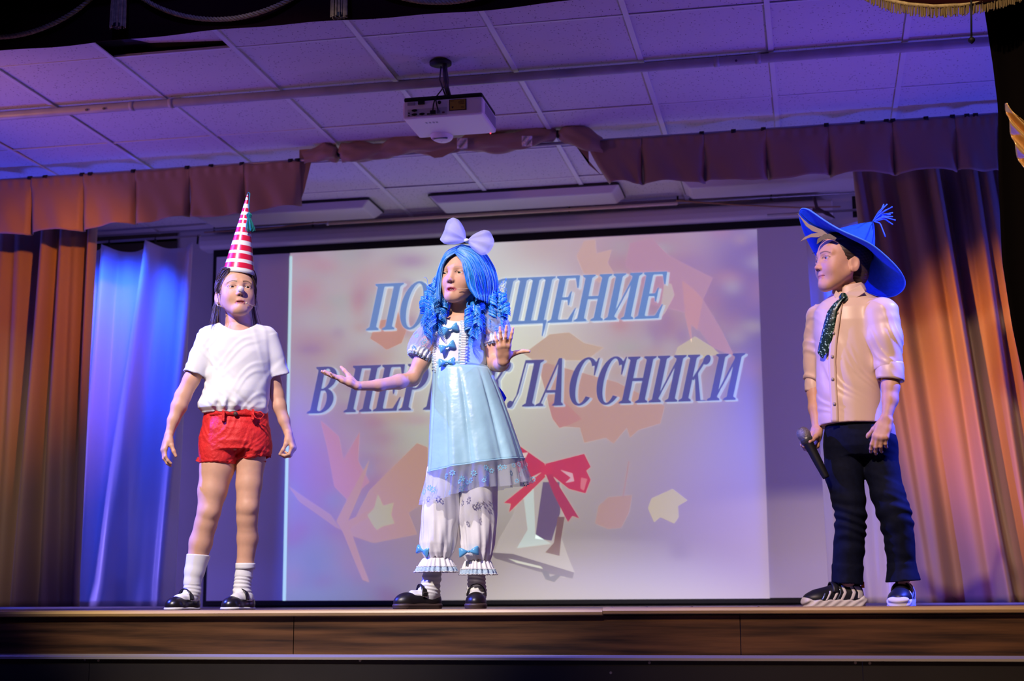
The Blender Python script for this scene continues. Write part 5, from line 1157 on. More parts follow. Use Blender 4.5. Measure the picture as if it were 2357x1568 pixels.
# printed flowers standing on the tulle
M_flower = mat('flower_blue', (.22, .52, .72), .7, .2); rr = random.Random(12)
fme = []
for k_ in range(46):
    u, v = (rr.random()*.56+.19 if False else (rr.random()*.60-.05) % 1), rr.uniform(.12, .93)
    p = frill(u, v, .0025); pu = frill((u+.004) % 1, v, .0025)-p; pv = frill(u, min(1, v+.04), .0025)-p; pu /= np.linalg.norm(pu); pv = pv-pu*(pu@pv); pv /= np.linalg.norm(pv); r = rr.choice((.008, .010, .013)); a0 = rr.random()*6
    V, Fc = [], []
    for j in range(7):
        a = a0+j*6.283/7; d = pu*math.cos(a)+pv*math.sin(a); e = -pu*math.sin(a)+pv*math.cos(a); n0 = len(V); V += [p+d*r*.28, p+d*r*.62+e*r*.24, p+d*r, p+d*r*.62-e*r*.24]; Fc.append((n0, n0+1, n0+2, n0+3))
    pyd('printed_flower', V, Fc, M_flower, fr, False)
# bloomers
BL = [P.rows([(1075, 984, 1060, 0, .068), (1150, 974, 1059, 0, .070), (1200, 970, 1057, 0, .070), (1250, 967, 1050, .0, .066), (1272, 970, 1044, 0, .058), (1285, 978, 1036, 0, .045)]),
      P.rows([(1075, 1058, 1146, 0, .068), (1150, 1057, 1146, 0, .070), (1200, 1057, 1143, 0, .070), (1255, 1060, 1137, 0, .064), (1278, 1064, 1132, 0, .056), (1291, 1073, 1126, 0, .045)])]
for i, rw in enumerate(BL):
    G = Shape(); G.sec(rw, .005); cxm, A = np.mean([r[1] for r in rw]), np.array(sorted(rw))
    def dsp(X, Y, Z, cxm=cxm, A=A, i=i):
        th = np.arctan2(Y, X-cxm); zb = A[0, 0]; t = np.clip((A[-1, 0]-Z)/(A[-1, 0]-A[0, 0]), 0, 1)
        return -.0026*np.sin(11*th+3*i+2.5*np.sin(Z*14+i))*(.35+.65*t)-.0022*np.sin(19*th+Z*20)*t**2+.003*np.sin(Z*42+6*X)*np.sin(3*th)
    G.disp(dsp); bl = cloth(P, G, 'bloomer_leg', M_wsatin, *boxof([(cxm-.1, -.1, A[0, 0]), (cxm+.1, .1, A[-1, 0])], .015), h=.0034)
    px, py, xa, xb, yb = ((1006, 1285, 959, 1050, 1317), (1100, 1291, 1062, 1140, 1323))[i]
    c0 = q(px, py); rt0 = mpx(29 if i == 0 else 27); c1 = q((xa+xb)/2, yb); r1 = mpx((xb-xa)/2)
    def fl(u, v, g=0):
        th = 6.283*u; c = c0+(c1-c0)*v; r = rt0+(r1-rt0)*v**.8+g; w = (.0030+.0030*v)*math.sin(22*th+math.sin(3*th)*2)
        return c+np.array([(r+w)*math.cos(th), (r*.92+w)*math.sin(th), 0])
    mb = MB(); mb.grid(lambda u, v: fl(u, v*.62), 170, 8, True); fo = solid(mb.build('gathered_cuff', M_wsatin, bl, True), .0015)
    mb = MB(); mb.grid(lambda u, v: fl(u, .60+.40*v, .002), 170, 5, True); solid(mb.build('lace_edge', M_lace, bl, True), .001)
    for v_ in (.62, .99):
        mb = MB(); mb.tube([fl(u, v_, .003)+np.array([0, 0, .0014*math.sin(300*u)]) for u in np.linspace(0, 1, 150)], .0019, 5, False); mb.build('lace_bead_row', M_lacew, bl, True)
for px, py, a, w in ((973, 1268, -.75, 14.5), (1079, 1270, .06, 22)):
    c = q(px, py, .068 if px > 1000 else .035); fwd = np.array([0, -1, 0]) if px > 1000 else np.array([-.75, -.66, 0]); rt = np.array([1, 0, 0]) if px > 1000 else np.array([.75, -.62, -.35]); rt = rt/np.linalg.norm(rt)
    rt2 = np.array([math.cos(a), 0, math.sin(a)]) if px > 1000 else rt; up2 = np.cross(rt2, fwd); up2 = up2/np.linalg.norm(up2)*(1 if up2[2] > 0 else -1)
    ribbon_bow(c, rt2, up2, fwd, mpx(w if px > 1000 else 18), mpx(11), M_satin2, mal, 'bow', seed=px)
# socks and shoes
h1, t1 = q(1014, 1399, -.04), q(908, 1399, .05); h2, t2 = q(1099, 1399, -.09), q(1094, 1399, .11)
sock(P, [q(996, 1300, -.01), q(994, 1330, -.01), q(990, 1350, -.012), q(988, 1366, -.015)], [mpx(20), mpx(20), mpx(20.5), mpx(20)], h1, t1, M_sock, (.0016, (.055, .15)), .018)
sock(P, [q(1098, 1305, -.02), q(1097, 1335, -.03), q(1097, 1352, -.035), q(1097, 1368, -.04)], [mpx(19), mpx(19), mpx(19.5), mpx(20)], h2, t2, M_sock, (.0016, (.055, .14)), .018)
for a, b in ((h1, t1), (h2, t2)): mary_jane(P, a, b, mat('black_matte_leather', (.012, .008, .009), .38, .5), M_sole_d, .020, chunky=True)
# sleeves
for i, (c, r, ax_, fc, fax, frad) in enumerate(((q(976, 790, .005), (.052, .056, .066), (-.45, 0, -.9), q(968, 816, .015), q(962, 838, .02)-q(980, 805, .01), .050), (q(1139, 752, .0), (.056, .060, .072), (.25, 0, -.97), q(1139, 786, .01), q(1142, 836, .02)-q(1134, 795, .01), .055))):
    a = np.array(ax_); a = a/np.linalg.norm(a); u1 = np.cross(a, [0, 1, 0]); u1 /= np.linalg.norm(u1); u2 = np.cross(a, u1)
    mb = MB(); mb.grid(lambda u, v: c+a*(r[2]*math.cos(math.pi*(1-v)) if True else 0)+(u1*math.cos(6.283*u)*r[0]+u2*math.sin(6.283*u)*r[1])*math.sin(math.pi*(.06+.82*v))**.7*(1+.05*math.sin(13*6.283*u*.5+i)*v+.03*math.sin(23*u*6.283)), 80, 24, True)
    slv = mb.build('puff_sleeve', M_tulle, mal, True)
    for k_ in range(12):
        u, v = rr.uniform(.0, 1), rr.uniform(.3, .9); th = 6.283*u
        p = c+a*(r[2]*math.cos(math.pi*(1-v)))+(u1*math.cos(th)*r[0]+u2*math.sin(th)*r[1])*math.sin(math.pi*(.06+.82*v))**.7*1.04
        if p[1] > .01: continue
        n_ = p-c; n_ /= np.linalg.norm(n_); pu = np.cross(n_, a); pu /= np.linalg.norm(pu); pv = np.cross(n_, pu); R = .011; V, Fc = [], []
        for j in range(6):
            an = j*6.283/6+k_; d = pu*math.cos(an)+pv*math.sin(an); e = -pu*math.sin(an)+pv*math.cos(an); n0 = len(V); V += [p+d*R*.2, p+d*R*.65+e*R*.26, p+d*R, p+d*R*.65-e*R*.26]; Fc.append((n0, n0+1, n0+2, n0+3))
        pyd('printed_flower', V, Fc, M_flower, slv, False)
    d = fax/np.linalg.norm(fax); u1 = np.cross(d, [0, 1, 0]); u1 /= np.linalg.norm(u1); u2 = np.cross(d, u1)
    for nm, m_, g, w_, am in (('lace_cuff', M_lacew, .002, .026, .005), ('lace_cuff', M_lace, -.003, .040, .006)):
        pts = [fc+(u1*math.cos(t)+u2*math.sin(t))*(frad*.78+g) for t in np.linspace(0, 6.283, 40)]; nr = [(u1*math.cos(t)+u2*math.sin(t)) for t in np.linspace(0, 6.283, 40)]
        ruffle(pts, d, nr, w_, am, 18, m_, slv, nm, 5, 150)
# wig
M_wig = mat('blue_wig', (.03, .25, .8), .30, .6, attr='col'); wb = np.array([.025, .27, .82])
HS = Shape(); e = HD.ell
e(HS, (.004, -.030, .034), (.086, .098, .088), .01); e(HS, (.0, -.05, -.03), (.080, .075, .10), .03); e(HS, (-.012, .100, -.030), (.062, .085, .106), .010, 's')
HS.chain([q(1004, 680, 0), q(992, 725, .02), q(984, 765, .03)], [.016, .018, .008], .02); HS.chain([q(1112, 680, -.02), q(1126, 725, 0), q(1138, 772, .0)], [.028, .026, .010], .02); HS.chain([q(1088, 700, .05), q(1092, 740, .065), q(1096, 780, .07)], [.010, .010, .006], .02)
HS.disp(lambda X, Y, Z: .0022*np.sin(X*330+40*Z)*np.cos(Y*210))
wig = cloth(P, HS, 'wig', M_wig, hc-np.array([.19, .2, .30]), hc+np.array([.19, .2, .16]), .003, colorfn=lambda V: np.tile(wb*.7, (len(V), 1)))
def sheet(A, B, n, rad, bulge, seed, name):
    rr = random.Random(seed); mb = MB(); A, B = np.array(A, float), np.array(B, float); tf = np.linspace(0, 1, 26); ta = np.linspace(0, 1, len(A))
    def sm(G):
        C = np.c_[[np.interp(tf, ta, G[:, k]) for k in range(3)]].T
        for _ in range(6): C[1:-1] = (C[:-2]+2*C[1:-1]+C[2:])/4
        return C
    A, B = sm(A), sm(B)
    for i in range(n):
        s_ = rr.random(); C = A*(1-s_)+B*s_+np.array([rr.gauss(0, 1.2), rr.gauss(0, 1.0), rr.gauss(0, .003)]); C[:, 2] += bulge*math.sin(math.pi*s_)*np.sin(np.pi*np.clip(tf+.15, 0, 1)); k = rr.random(); ph = rr.uniform(0, 6)
        C[:, 0] += 1.6*np.sin(tf*7+ph)
        col = wb*(.45+.7*rr.random()) if k < .65 else wb*.7+np.array([.20, .30, .25])*rr.uniform(.4, 1)
        mb.tube([q(a, b, w) for a, b, w in C], [rad*(1-.65*abs(2*t-1)**4) for t in tf], 5, False, tuple(col), .55)
    mb.build(name, M_wig, mal, True)['kind'] = 'stuff'
sheet([(1048, 582, .092), (1066, 602, .108), (1073, 632, .115), (1079, 662, .112), (1096, 685, .105)], [(1064, 564, .05), (1112, 576, .03), (1140, 618, .005), (1147, 660, .005), (1133, 702, .02)], 430, .0027, .035, 3, 'wig_fringe')
sheet([(1048, 582, .092), (1027, 594, .092), (1017, 614, .085), (1013, 650, .07), (1011, 695, .065)], [(1062, 563, .05), (1027, 578, .04), (1009, 622, .02), (1001, 660, .02), (996, 705, .02)], 190, .0025, .010, 5, 'wig_side_locks')
rr = random.Random(21); mb = MB()
def ringlet(a, b, w0, w1, rad, turns, nst=8):
    n = 58; t = np.linspace(0, 1, n); ph = rr.uniform(0, 6.28); hand_ = rr.choice((-1, 1)); bend = rr.uniform(-.014, .014); A, B = q(*a, w0), q(*b, w1); L = np.linalg.norm(B-A); pitch = L/turns; tint = rr.random()
    for k in range(nst):
        f = k/(nst-1)-.5; col = wb*(.55+.75*rr.random()) if rr.random() < .55+.2*tint else wb*.75+np.array([.20, .32, .24])*rr.uniform(.3, 1)
        jr = rr.uniform(.88, 1.12); pts = []
        for x in t:
            R = rad*jr*min(1, .2+x*2.2)*(1-.25*max(0, x-.85)/.15); an = ph+hand_*turns*6.283*x; c = A+(B-A)*x+np.array([bend*math.sin(3.1*x), 0, pitch*.55*f*min(1, x*4)]); pts.append(c+np.array([R*math.cos(an), R*math.sin(an), 0]))
        mb.tube(pts, [.0021*(1-.6*abs(2*x-1)**5) for x in t], 5, False, tuple(col), .7)
for k in range(34):
    x0 = rr.uniform(994, 1022); ringlet((x0, rr.uniform(630, 705)), (x0-rr.uniform(2, 36), rr.uniform(705, 790)), rr.uniform(-.03, .05), rr.uniform(.0, .10), rr.uniform(.011, .018), rr.uniform(2.3, 3.6))
for k in range(46):
    x0 = rr.uniform(1094, 1150); ringlet((x0, rr.uniform(640, 712)), (min(x0+rr.uniform(-4, 26), 1168), rr.uniform(715, 790)), rr.uniform(-.05, .04), rr.uniform(-.04, .07), rr.uniform(.011, .018), rr.uniform(2.3, 3.6))
for k in range(9):
    x0 = rr.uniform(1074, 1100); ringlet((x0, rr.uniform(690, 712)), (x0+rr.uniform(-2, 10), rr.uniform(745, 800)), rr.uniform(.05, .085), rr.uniform(.085, .11), rr.uniform(.010, .015), rr.uniform(2.2, 3.2))
for k in range(10):
    x0 = rr.uniform(1015, 1125); ringlet((x0, rr.uniform(680, 700)), (x0+rr.uniform(-8, 8), rr.uniform(745, 785)), -.10, -.11, .018, 2.6)
# loose fly-away hairs
for k in range(40):
    sd = rr.choice((-1, 1)); x0 = rr.uniform(985, 1010) if sd < 0 else rr.uniform(1140, 1160); y0 = rr.uniform(640, 760); P0 = q(x0, y0, rr.uniform(-.03, .05)); ph = rr.uniform(0, 6)
    mb.tube([P0+np.array([sd*.014*x+.003*math.sin(5*x+ph), .004*math.cos(6*x+ph), .014*math.sin(3*x+ph)]) for x in np.linspace(0, 1, 14)], .0007, 4, False, tuple(wb*1.1), 1)
mb.build('wig_curls', M_wig, mal, True)['kind'] = 'stuff'
# tulle bow on the wig
def fan(a0, a1, lens, w, seed, flip):
    rr = random.Random(seed); c = q(1074, 555, w)
    def fn(u, v, s_):
        an = math.radians(a0+(a1-a0)*u); ln = mpx(np.interp(u, np.linspace(0, 1, len(lens)), lens)); r = ln*v
        th = s_*(.030*math.sin(math.pi*u)**.6*math.sin(math.pi*min(1, v*1.0))**.8+.0015)+.006*math.sin(u*19+seed)*v
        return c+np.array([r*math.cos(an), th-.012*v, r*math.sin(an)])
    mb = MB()
    for s_ in (-1, 1): mb.grid(lambda u, v: fn(u, v, s_), 34, 16)
    mb.grid(lambda u, v: fn(.15+.7*u, v*.86, .3), 24, 12)
    return mb
bowr = fan(98, 202, (22, 50, 62, 65, 60, 56, 58, 62, 52, 20), .075, 1, 1).build('tulle_bow', M_tulle_b, mal, True)
fan(-58, 44, (20, 50, 57, 60, 63, 64, 61, 57, 46, 18), .075, 2, -1).build('bow_loop', M_tulle_b, bowr, True)
mb = MB(); c = q(1074, 554, .085); mb.grid(lambda u, v: c+np.array([.011*math.cos(6.283*u)*math.sin(3.1416*v)**.6, .011*math.sin(6.283*u)*math.sin(3.1416*v)**.6, .018*(v-.5)]), 14, 8, True); mb.build('bow_knot', M_lacew, bowr, True)
hs = MB(); hs.tube([HD.p(.072, .0, -.030), HD.p(.064, .040, -.058), HD.p(.046, .066, -.066), HD.p(.030, .080, -.070)], .0012, 6); hso = hs.build('headset', M_mic, mal, True)
# ---------------------------------------------------------------- child in the blue wide-brimmed hat
P = Person(1985, 5.55); S = P.S; q = P.q; mpx = P.m
Mh = frame(-58, 3, 0); eye = q(1894, 598, .06); HS_ = 1.05; hc = eye-Mh[1]*.068*HS_; HD = Head(hc, Mh, HS_); HD.build(S, mouth=0, smile=.0035, lid=.95, nose=1.0)
S.cap(HD.p(0, -.025, -.055), q(1953, 682, -.01), .044, .047, .02); S.cap(q(1953, 682, -.01), q(1955, 715, -.01), .047, .06, .03)
ROT = math.radians(-32)
S.sec(P.rows([(690, 1915, 1995, 0, .05), (715, 1890, 2025, 0, .06), (800, 1893, 2018, 0, .07), (950, 1897, 2020, 0, .075), (1000, 1900, 2030, 0, .07)]), .02)
for L_ in ([(1945, 990), (1952, 1160), (1950, 1340)], [(2025, 990), (2055, 1180), (2078, 1330)]): S.chain([q(a, b) for a, b in L_], [.055, .042, .028], .02)
ra = [q(1888, 738, -.08), q(1876, 800, -.08), q(1872, 868, -.06), q(1874, 905, -.05), q(1876, 940, -.03), q(1880, 985, .0)]
S.chain(ra, [mpx(a) for a in (23, 19, 16.5, 16, 15, 10.5)], .012)
la = [q(2034, 725, .07), q(2045, 800, .07), q(2049, 865, .08), q(2050, 890, .09), q(2049, 920, .10), q(2041, 960, .12)]
S.chain(la, [mpx(a) for a in (24, 21, 19.5, 19.5, 17.5, 11.5)], .012)
hand(P, q(2041, 964, .12), q(2024, 1012, .13)-q(2041, 964, .12), (.25, .95, .05), -1, [(.35, .45, .3), (.5, .5, .35), (.6, .55, .35), (.65, .6, .4)], .05, thumb=(.80, .52, .25), tcurl=.15, sc=.93)
# microphone hand: the fingers close round the handle
wr_ = q(1881, 988, .005); mh, mt_ = q(1849, 998, .075), q(1902, 1100, .085); md = (mt_-mh)/np.linalg.norm(mt_-mh)
hand(P, wr_, q(1868, 1036, .03)-wr_, (-.62, -.75, .10), -1, [(.75, .95, .7), (.80, 1.0, .75), (.85, 1.0, .75), (.9, 1.0, .75)], .05, thumb=(.78, .30, .55), tcurl=.1, sc=.93)
P.fine.append((hc-np.array([.11, .125, .14]), hc+np.array([.11, .125, .14]), .0020))
def colfn(V, C): HD.color(V, C, brow=(.20, .11, .07), lip=(.52, .20, .18))
lo, hi = q(1815, 1400, .2), q(2130, 520, -.2); lo[1], hi[1] = -.26, .24; lo[2] = .02
boy = finish(P, 'person', 'child in peach shirt, green tie and wide blue hat standing side-on with a hand microphone', [HD], lo, hi, .0045, colfn)
HD.eyes(boy, look=(-.05, .02), iris=(.06, .07, .09))
# hair
M_dk = mat('dark_hair', (.05, .03, .02), .5, .5, attr='col')
HH = Shape(); e = HD.ell
e(HH, (0, -.026, .034), (.0835, .094, .088), .01); e(HH, (0, -.055, -.035), (.066, .050, .055), .02); e(HH, (0, .100, -.042), (.060, .066, .100), .012, 's')
for s_ in (-1, 1): e(HH, (s_*.082, .018, -.052), (.030, .040, .046), .008, 's'); e(HH, (s_*.088, -.012, -.022), (.014, .020, .030), .004, 's')
HH.disp(lambda X, Y, Z: .0012*np.sin(Z*500+X*120)*np.cos(Y*310))
cloth(P, HH, 'hair', M_dk, hc-.15, hc+.15, .0028, colorfn=lambda V: np.tile((.045, .026, .018), (len(V), 1)))
# shirt
M_peach = mat('peach_shirt', (.78, .56, .43), .40, .45, bump=(60, .05, .003), sheen=.1)
SR = P.rows([(668, 1925, 1985, -.005, .055), (680, 1912, 2000, -.005, .062), (697, 1888, 2035, 0, .078), (715, 1876, 2042, 0, .09), (745, 1876, 2038, 0, .098), (800, 1879, 2030, 0, .10), (870, 1880, 2028, 0, .10), (930, 1884, 2034, 0, .104), (978, 1886, 2037, 0, .106)])
T_ = Shape(); T_.sec(SR, .02)
sl = [(q(1889, 732, -.075), q(1873, 872, -.06), .047, .033), (q(2033, 720, .07), q(2046, 845, .08), .052, .045)]
for a, b, r0, r1 in sl: T_.cap(a+(a-b)*.03+[0, 0, -.01], a+(b-a)*.4, r0*.93, r0*.95, .05); T_.chain([a, a+(b-a)*.5, a+(b-a)*.93], [r0*.93, (r0+r1)/2, r1], .03); T_.cone(a+(b-a)*.5, b, (r0+r1)/2*.98, r1, .012)
T_.disp(wrinkle(33, .012, 70, ((.9, .2, .8), (.6, .3, 1.1)))); T_.disp(wrinkle(31, .020, 36, ((.9, .3, .9), (.7, .3, 1.1), (-.4, .5, .9))))
nk = HD.p(0, -.025, -.09); T_.cap(nk+[0, 0, .08], q(1955, 705, 0), .050, .045, .004, 's')
for a, b, r0, r1 in sl:
    d = (b-a)/np.linalg.norm(b-a); T_.cone(a+(b-a)*.8, b+d*.03, r1-.005, r1-.005, .003, 's')
srt = cloth(P, T_, 'shirt', M_peach, *boxof([q(1840, 660, .18), q(2090, 985, -.18)], .03), h=.0036)
for (c0, c1, r) in ((q(1873, 866, -.06), q(1872, 905, -.055), mpx(17.5)), (q(2047, 836, .08), q(2049, 876, .085), mpx(28.5))):
    d = (c1-c0)/np.linalg.norm(c1-c0); u1 = np.cross(d, [0, 1, 0]); u1 /= np.linalg.norm(u1); u2 = np.cross(d, u1); L = np.linalg.norm(c1-c0)
    mb = MB(); mb.grid(lambda u, v: c0+d*(L*v)+(r*(1+.06*math.sin(math.pi*v)))*(1+.02*math.sin(5*6.283*u+8*v))*(u1*math.cos(6.283*u)+u2*math.sin(6.283*u)*.95)+np.array([0, 0, -.006*math.cos(6.283*u)*v]), 44, 9, True); solid(mb.build('rolled_cuff', M_peach, srt, True), .006)
def front_w(px, py):
    z = q(px, py, .09)[2]; A = np.array(sorted(SR)); cx_, rx, ry = [np.interp(z, A[:, 0], A[:, i]) for i in (1, 3, 4)]; x = q(px, py, .09)[0]; return ry*math.sqrt(max(.03, 1-((x-cx_)/rx)**2))+.004
PL = [(1933, 690), (1926, 730), (1919, 780), (1915, 830), (1917, 880), (1920, 930), (1921, 972)]
mb = MB(); PT = np.array([q(x, y, front_w(x, y)+.004) for x, y in PL]); tt_ = np.linspace(0, 1, len(PL))
mb.grid(lambda u, v: np.array([np.interp(v, tt_, PT[:, k]) for k in range(3)])+np.array([mpx(8)*(2*u-1), -.006*u, 0]), 4, 40); solid(mb.build('placket', M_peach, srt, True), .003)
for x, y in ((1927, 720), (1919, 767), (1916, 821), (1917, 873), (1921, 930)):
    c = q(x, y, front_w(x, y)+.008); mb = MB(); mb.tube([c, c+[-.001, -.004, 0]], .0058, 14); mb.build('button', mat('shell_button', (.45, .34, .26), .25, .6), srt, True)
# collar: stand and two points
nc = q(1955, 676, 0); kc = HD.p(0, -.026, -.108)
mb = MB()
def col_(u, v):
    a = -math.pi*.5+ROT*1.2+.30+(2*math.pi-.60)*u; r = .055+.010*v; z = .020-.035*v-.014*math.cos(a+math.pi/2-ROT*1.2)*1.0
    return np.array([q(1953, 672)[0]+r*math.cos(a), .0+r*math.sin(a)*1.0, q(1953, 668)[2]+z])
mb.grid(col_, 50, 7); solid(mb.build('collar', M_peach, srt, True), .003)
for pts in ([(1982, 655), (1992, 672), (1962, 692), (1941, 682), (1950, 672)], [(1924, 668), (1938, 681), (1926, 690), (1919, 680)]):
    mb = MB(); mb.poly([q(x, y, .075 if x > 1938 else .062) for x, y in pts], (0, .004, 0)); bevel(mb.build('collar_point', M_peach, srt), .0015)
# tie
M_tie = mat('green_glitter', (.008, .035, .022), .35, .5); nt = M_tie.node_tree; b = nt.nodes['Principled BSDF']
tcn = nt.nodes.new('ShaderNodeTexCoord'); vo = nt.nodes.new('ShaderNodeTexVoronoi'); vo.inputs['Scale'].default_value = 260; nt.links.new(tcn.outputs['Object'], vo.inputs[0])
rp_ = nt.nodes.new('ShaderNodeMapRange'); rp_.inputs['From Min'].default_value = .86; rp_.inputs['From Max'].default_value = .9; sepc = nt.nodes.new('ShaderNodeSeparateColor'); nt.links.new(vo.outputs['Color'], sepc.inputs[0]); nt.links.new(sepc.outputs[0], rp_.inputs[0])
mxn = nt.nodes.new('ShaderNodeMix'); mxn.data_type = 'RGBA'; mxn.inputs[6].default_value = (.008, .035, .022, 1); mxn.inputs[7].default_value = (.45, .75, .55, 1); nt.links.new(rp_.outputs[0], mxn.inputs[0]); nt.links.new(mxn.outputs[2], b.inputs['Base Color'])
TL = [(1939, 686, 7.5), (1928, 696, 9), (1916, 715, 11), (1910, 740, 12.5), (1905, 765, 13.5), (1900, 790, 14.5), (1897, 808, 14.8), (1896, 816, 8), (1895, 822, .6)]
tie = MB(); PT = np.array([q(x, y, front_w(max(x, 1893), y)+.016) for x, y, r in TL]); RR = [mpx(r) for *_, r in TL]; tt_ = np.linspace(0, 1, len(TL))
tie.grid(lambda u, v: np.array([np.interp(v, tt_, PT[:, k]) for k in range(3)])+np.array([np.interp(v, tt_, RR)*(2*u-1), -.004*math.sin(math.pi*u)+.006*(2*u-1)*-1, .004*(2*u-1)]), 9, 60); to = solid(tie.build('tie', M_tie, boy, True), .004)
kt = q(1941, 684, .085); mb = MB(); mb.grid(lambda u, v: kt+np.array([.016*math.cos(6.283*u)*math.sin(.5+2.2*v), .010*math.sin(6.283*u), .014-.032*v-.010*math.cos(6.283*u)*0]), 18, 8, True); mb.build('tie_knot', M_tie, to, True)
# jeans
M_jean = mat('navy_denim', (.004, .006, .020), .8, .15, noise=(60, .7), bump=(400, .15, .001))
J = Shape(); J.sec(P.rows([(955, 1902, 2020, 0, .085), (980, 1899, 2034, 0, .090), (1005, 1895, 2061, 0, .096), (1030, 1897, 2062, 0, .095), (1050, 1902, 2058, 0, .08)]), .01)
LG = [[(1941, 1030, 44, 0), (1943, 1090, 43.5, .0), (1953, 1150, 37, .01), (1958, 1185, 33, .015), (1957, 1220, 33.5, .01), (1954, 1265, 33, 0), (1951, 1305, 33.5, -.005), (1950, 1344, 35, -.005)],
      [(2026, 1025, 40, 0), (2030, 1085, 37.5, 0), (2044, 1140, 37, .01), (2058, 1180, 36, .015), (2066, 1215, 34, .01), (2072, 1262, 31.5, 0), (2075, 1300, 31, -.01), (2079, 1338, 38.5, -.01)]]
for L_ in LG:
    for i in range(len(L_)-1):
        a, b = L_[i], L_[i+1]
        if i < len(L_)-2: J.cap(q(a[0], a[1], a[3]), q(b[0], b[1], b[3]), mpx(a[2]), mpx(b[2]), .012)
        else: J.cone(q(a[0], a[1], a[3]), q(b[0], b[1], b[3]), mpx(a[2]), mpx(b[2]), .01)
J.disp(wrinkle(41, .008, 45, ((.4, .2, 1.5), (-.4, .3, 1.4), (.8, .2, .8))))
zk1, zk0 = q(1950, 1150)[2], q(1950, 1260)[2]
J.disp(lambda X, Y, Z: -.0032*np.sin(Z*150+22*X+3*np.sin(X*22+Z*23)+15*Y)*np.exp(-((Z-(zk0+zk1)/2)/.085)**2))
for L_ in LG:
    a, b = L_[-2], L_[-1]; A_, B2_ = q(a[0], a[1], a[3]), q(b[0], b[1], b[3]); J.cone(A_+(B2_-A_)*.45, B2_+(B2_-A_)*.3, mpx(a[2])-.008, mpx(b[2])-.008, .003, 's')
jn = cloth(P, J, 'jeans', M_jean, *boxof([q(1880, 955, .16), q(2130, 1350, -.16)], .03), h=.0038)
# sneakers
M_mid = mat('sneaker_white', (.74, .70, .68), .5, .4); M_up = mat('sneaker_black', (.010, .010, .014), .45, .4); M_org = mat('orange_tab', (.8, .18, .04), .5); M_irid = mat('grey_foil', (.25, .32, .45), .2, .6, metal=.6)
def sneaker(heel, toe):
    h, d, v, L = shoe_axes(P, heel, toe); A = lambda a, b, c: h+d*(a*L)+v*b+np.array([0, 0, c]); M = np.array([d, v, [0, 0, 1.]])
    S = Shape(); S.ell(A(.74, 0, .030), (.27*L, .042, .030), .01, 'u', M); S.ell(A(.22, 0, .046), (.22*L, .036, .052), .03, 'u', M); S.cap(A(.2, 0, .04), A(.74, 0, .034), .032, .028, .02); S.cap(A(.42, 0, .060), A(.62, 0, .046), .028, .022, .02)
    S.half(A(0, 0, .022), (0, 0, -1)); S.half(A(0, 0, .092), (0, 0, 1)); S.ell(A(.23, 0, .100), (.15*L, .026, .030), .004, 's', M)
    lo, hi = boxof([A(0, .06, 0), A(0, -.06, 0), A(1, .06, 0), A(1, -.06, .12)], .015)
    up = cloth(P, S, 'sneaker', M_up, lo, hi, .0026)
    S = Shape(); footprint(S, h-d*.006, d, v, L+.010, 0, .026, .038, .044, .006); S.ell(A(.05, 0, .026), (.10*L, .036, .016), .01, 'u', M); S.ell(A(.97, 0, .024), (.06*L, .036, .014), .01, 'u', M)
    S.disp(lambda X, Y, Z: .0016*np.sin(((X-h[0])*d[0]+(Y-h[1])*d[1])*170+Z*260)*((Z > .004)))
    cloth(P, S, 'midsole', M_mid, lo-.012, hi, .0026, up)
    def upper(off):
        S = Shape(); S.ell(A(.74, 0, .030), (.27*L, .042, .030), .01, 'u', M); S.ell(A(.22, 0, .046), (.22*L, .036, .052), .03, 'u', M); S.cap(A(.2, 0, .04), A(.74, 0, .034), .032, .028, .02); S.cap(A(.42, 0, .060), A(.62, 0, .046), .028, .022, .02)
        S.half(A(0, 0, .022), (0, 0, -1)); S.half(A(0, 0, .092), (0, 0, 1)); S.ell(A(.23, 0, .100), (.15*L, .026, .030), .004, 's', M); S.disp(lambda X, Y, Z: -off); return S
    for sg in (-1, 1):
        for a0, m_, hw, zl, zh, mt2, nm in ((.10, .25, .052, .03, .074, M_mid, 'side_panel'), (.245, .9, .030, .026, .080, M_mid, 'side_panel'), (.40, 1.1, .026, .024, .078, M_mid, 'side_panel'), (.535, 1.3, .024, .022, .070, M_mid, 'side_panel'), (.66, 1.5, .020, .022, .058, M_mid, 'side_panel'), (.475, 1.2, .009, .026, .066, M_irid, 'foil_stripe'), (.74, 1.4, .014, .024, .050, M_irid, 'foil_stripe')):
            S = upper(.0020 if mt2 is M_mid else .0026)
            def band(X, Y, Z, a0=a0, m_=m_, hw=hw, zl=zl, zh=zh, sg=sg):
                a = ((X-h[0])*d[0]+(Y-h[1])*d[1])/L; b = ((X-h[0])*v[0]+(Y-h[1])*v[1])*sg
                c = a0-m_*(Z-.03)*2+.9*np.maximum(0, Z-.052)*4
                return np.maximum(np.maximum(np.abs(a-c)*L-hw*L, np.maximum(zl-Z, Z-zh)), .012-b)
            S.op((-9, -9, -9), (9, 9, 9), band, .003, 'i'); cloth(P, S, nm, mt2, lo, hi, .0026, up)
    mb = MB(); mb.grid(lambda u, w_: A(.50+.05*(w_*2-1), .032*math.cos(math.pi*u), .052+.034*math.sin(math.pi*u)), 22, 4); solid(mb.build('strap', M_up, up, True), .005, 1)
    MB().box((-.006, -.004, -.01), (.006, .004, .012)).build('heel_tab', M_org, up).location = A(.0, 0, .078)
    o = MB().box((-.007, -.004, -.010), (.007, .004, .012)).build('tongue_tab', M_org, up); o.location = A(.40, 0, .108)
    mb = MB(); mb.grid(lambda u, w_: A(.40+.06*w_, .022*(2*u-1), .104-.030*w_+.004*math.sin(math.pi*u)), 8, 5); solid(mb.build('tongue', M_irid, up, True), .006)
sneaker(q(1988, 1396, -.03), q(1850, 1396, .045)); sneaker(q(2086, 1396, -.10), q(2068, 1396, .11))
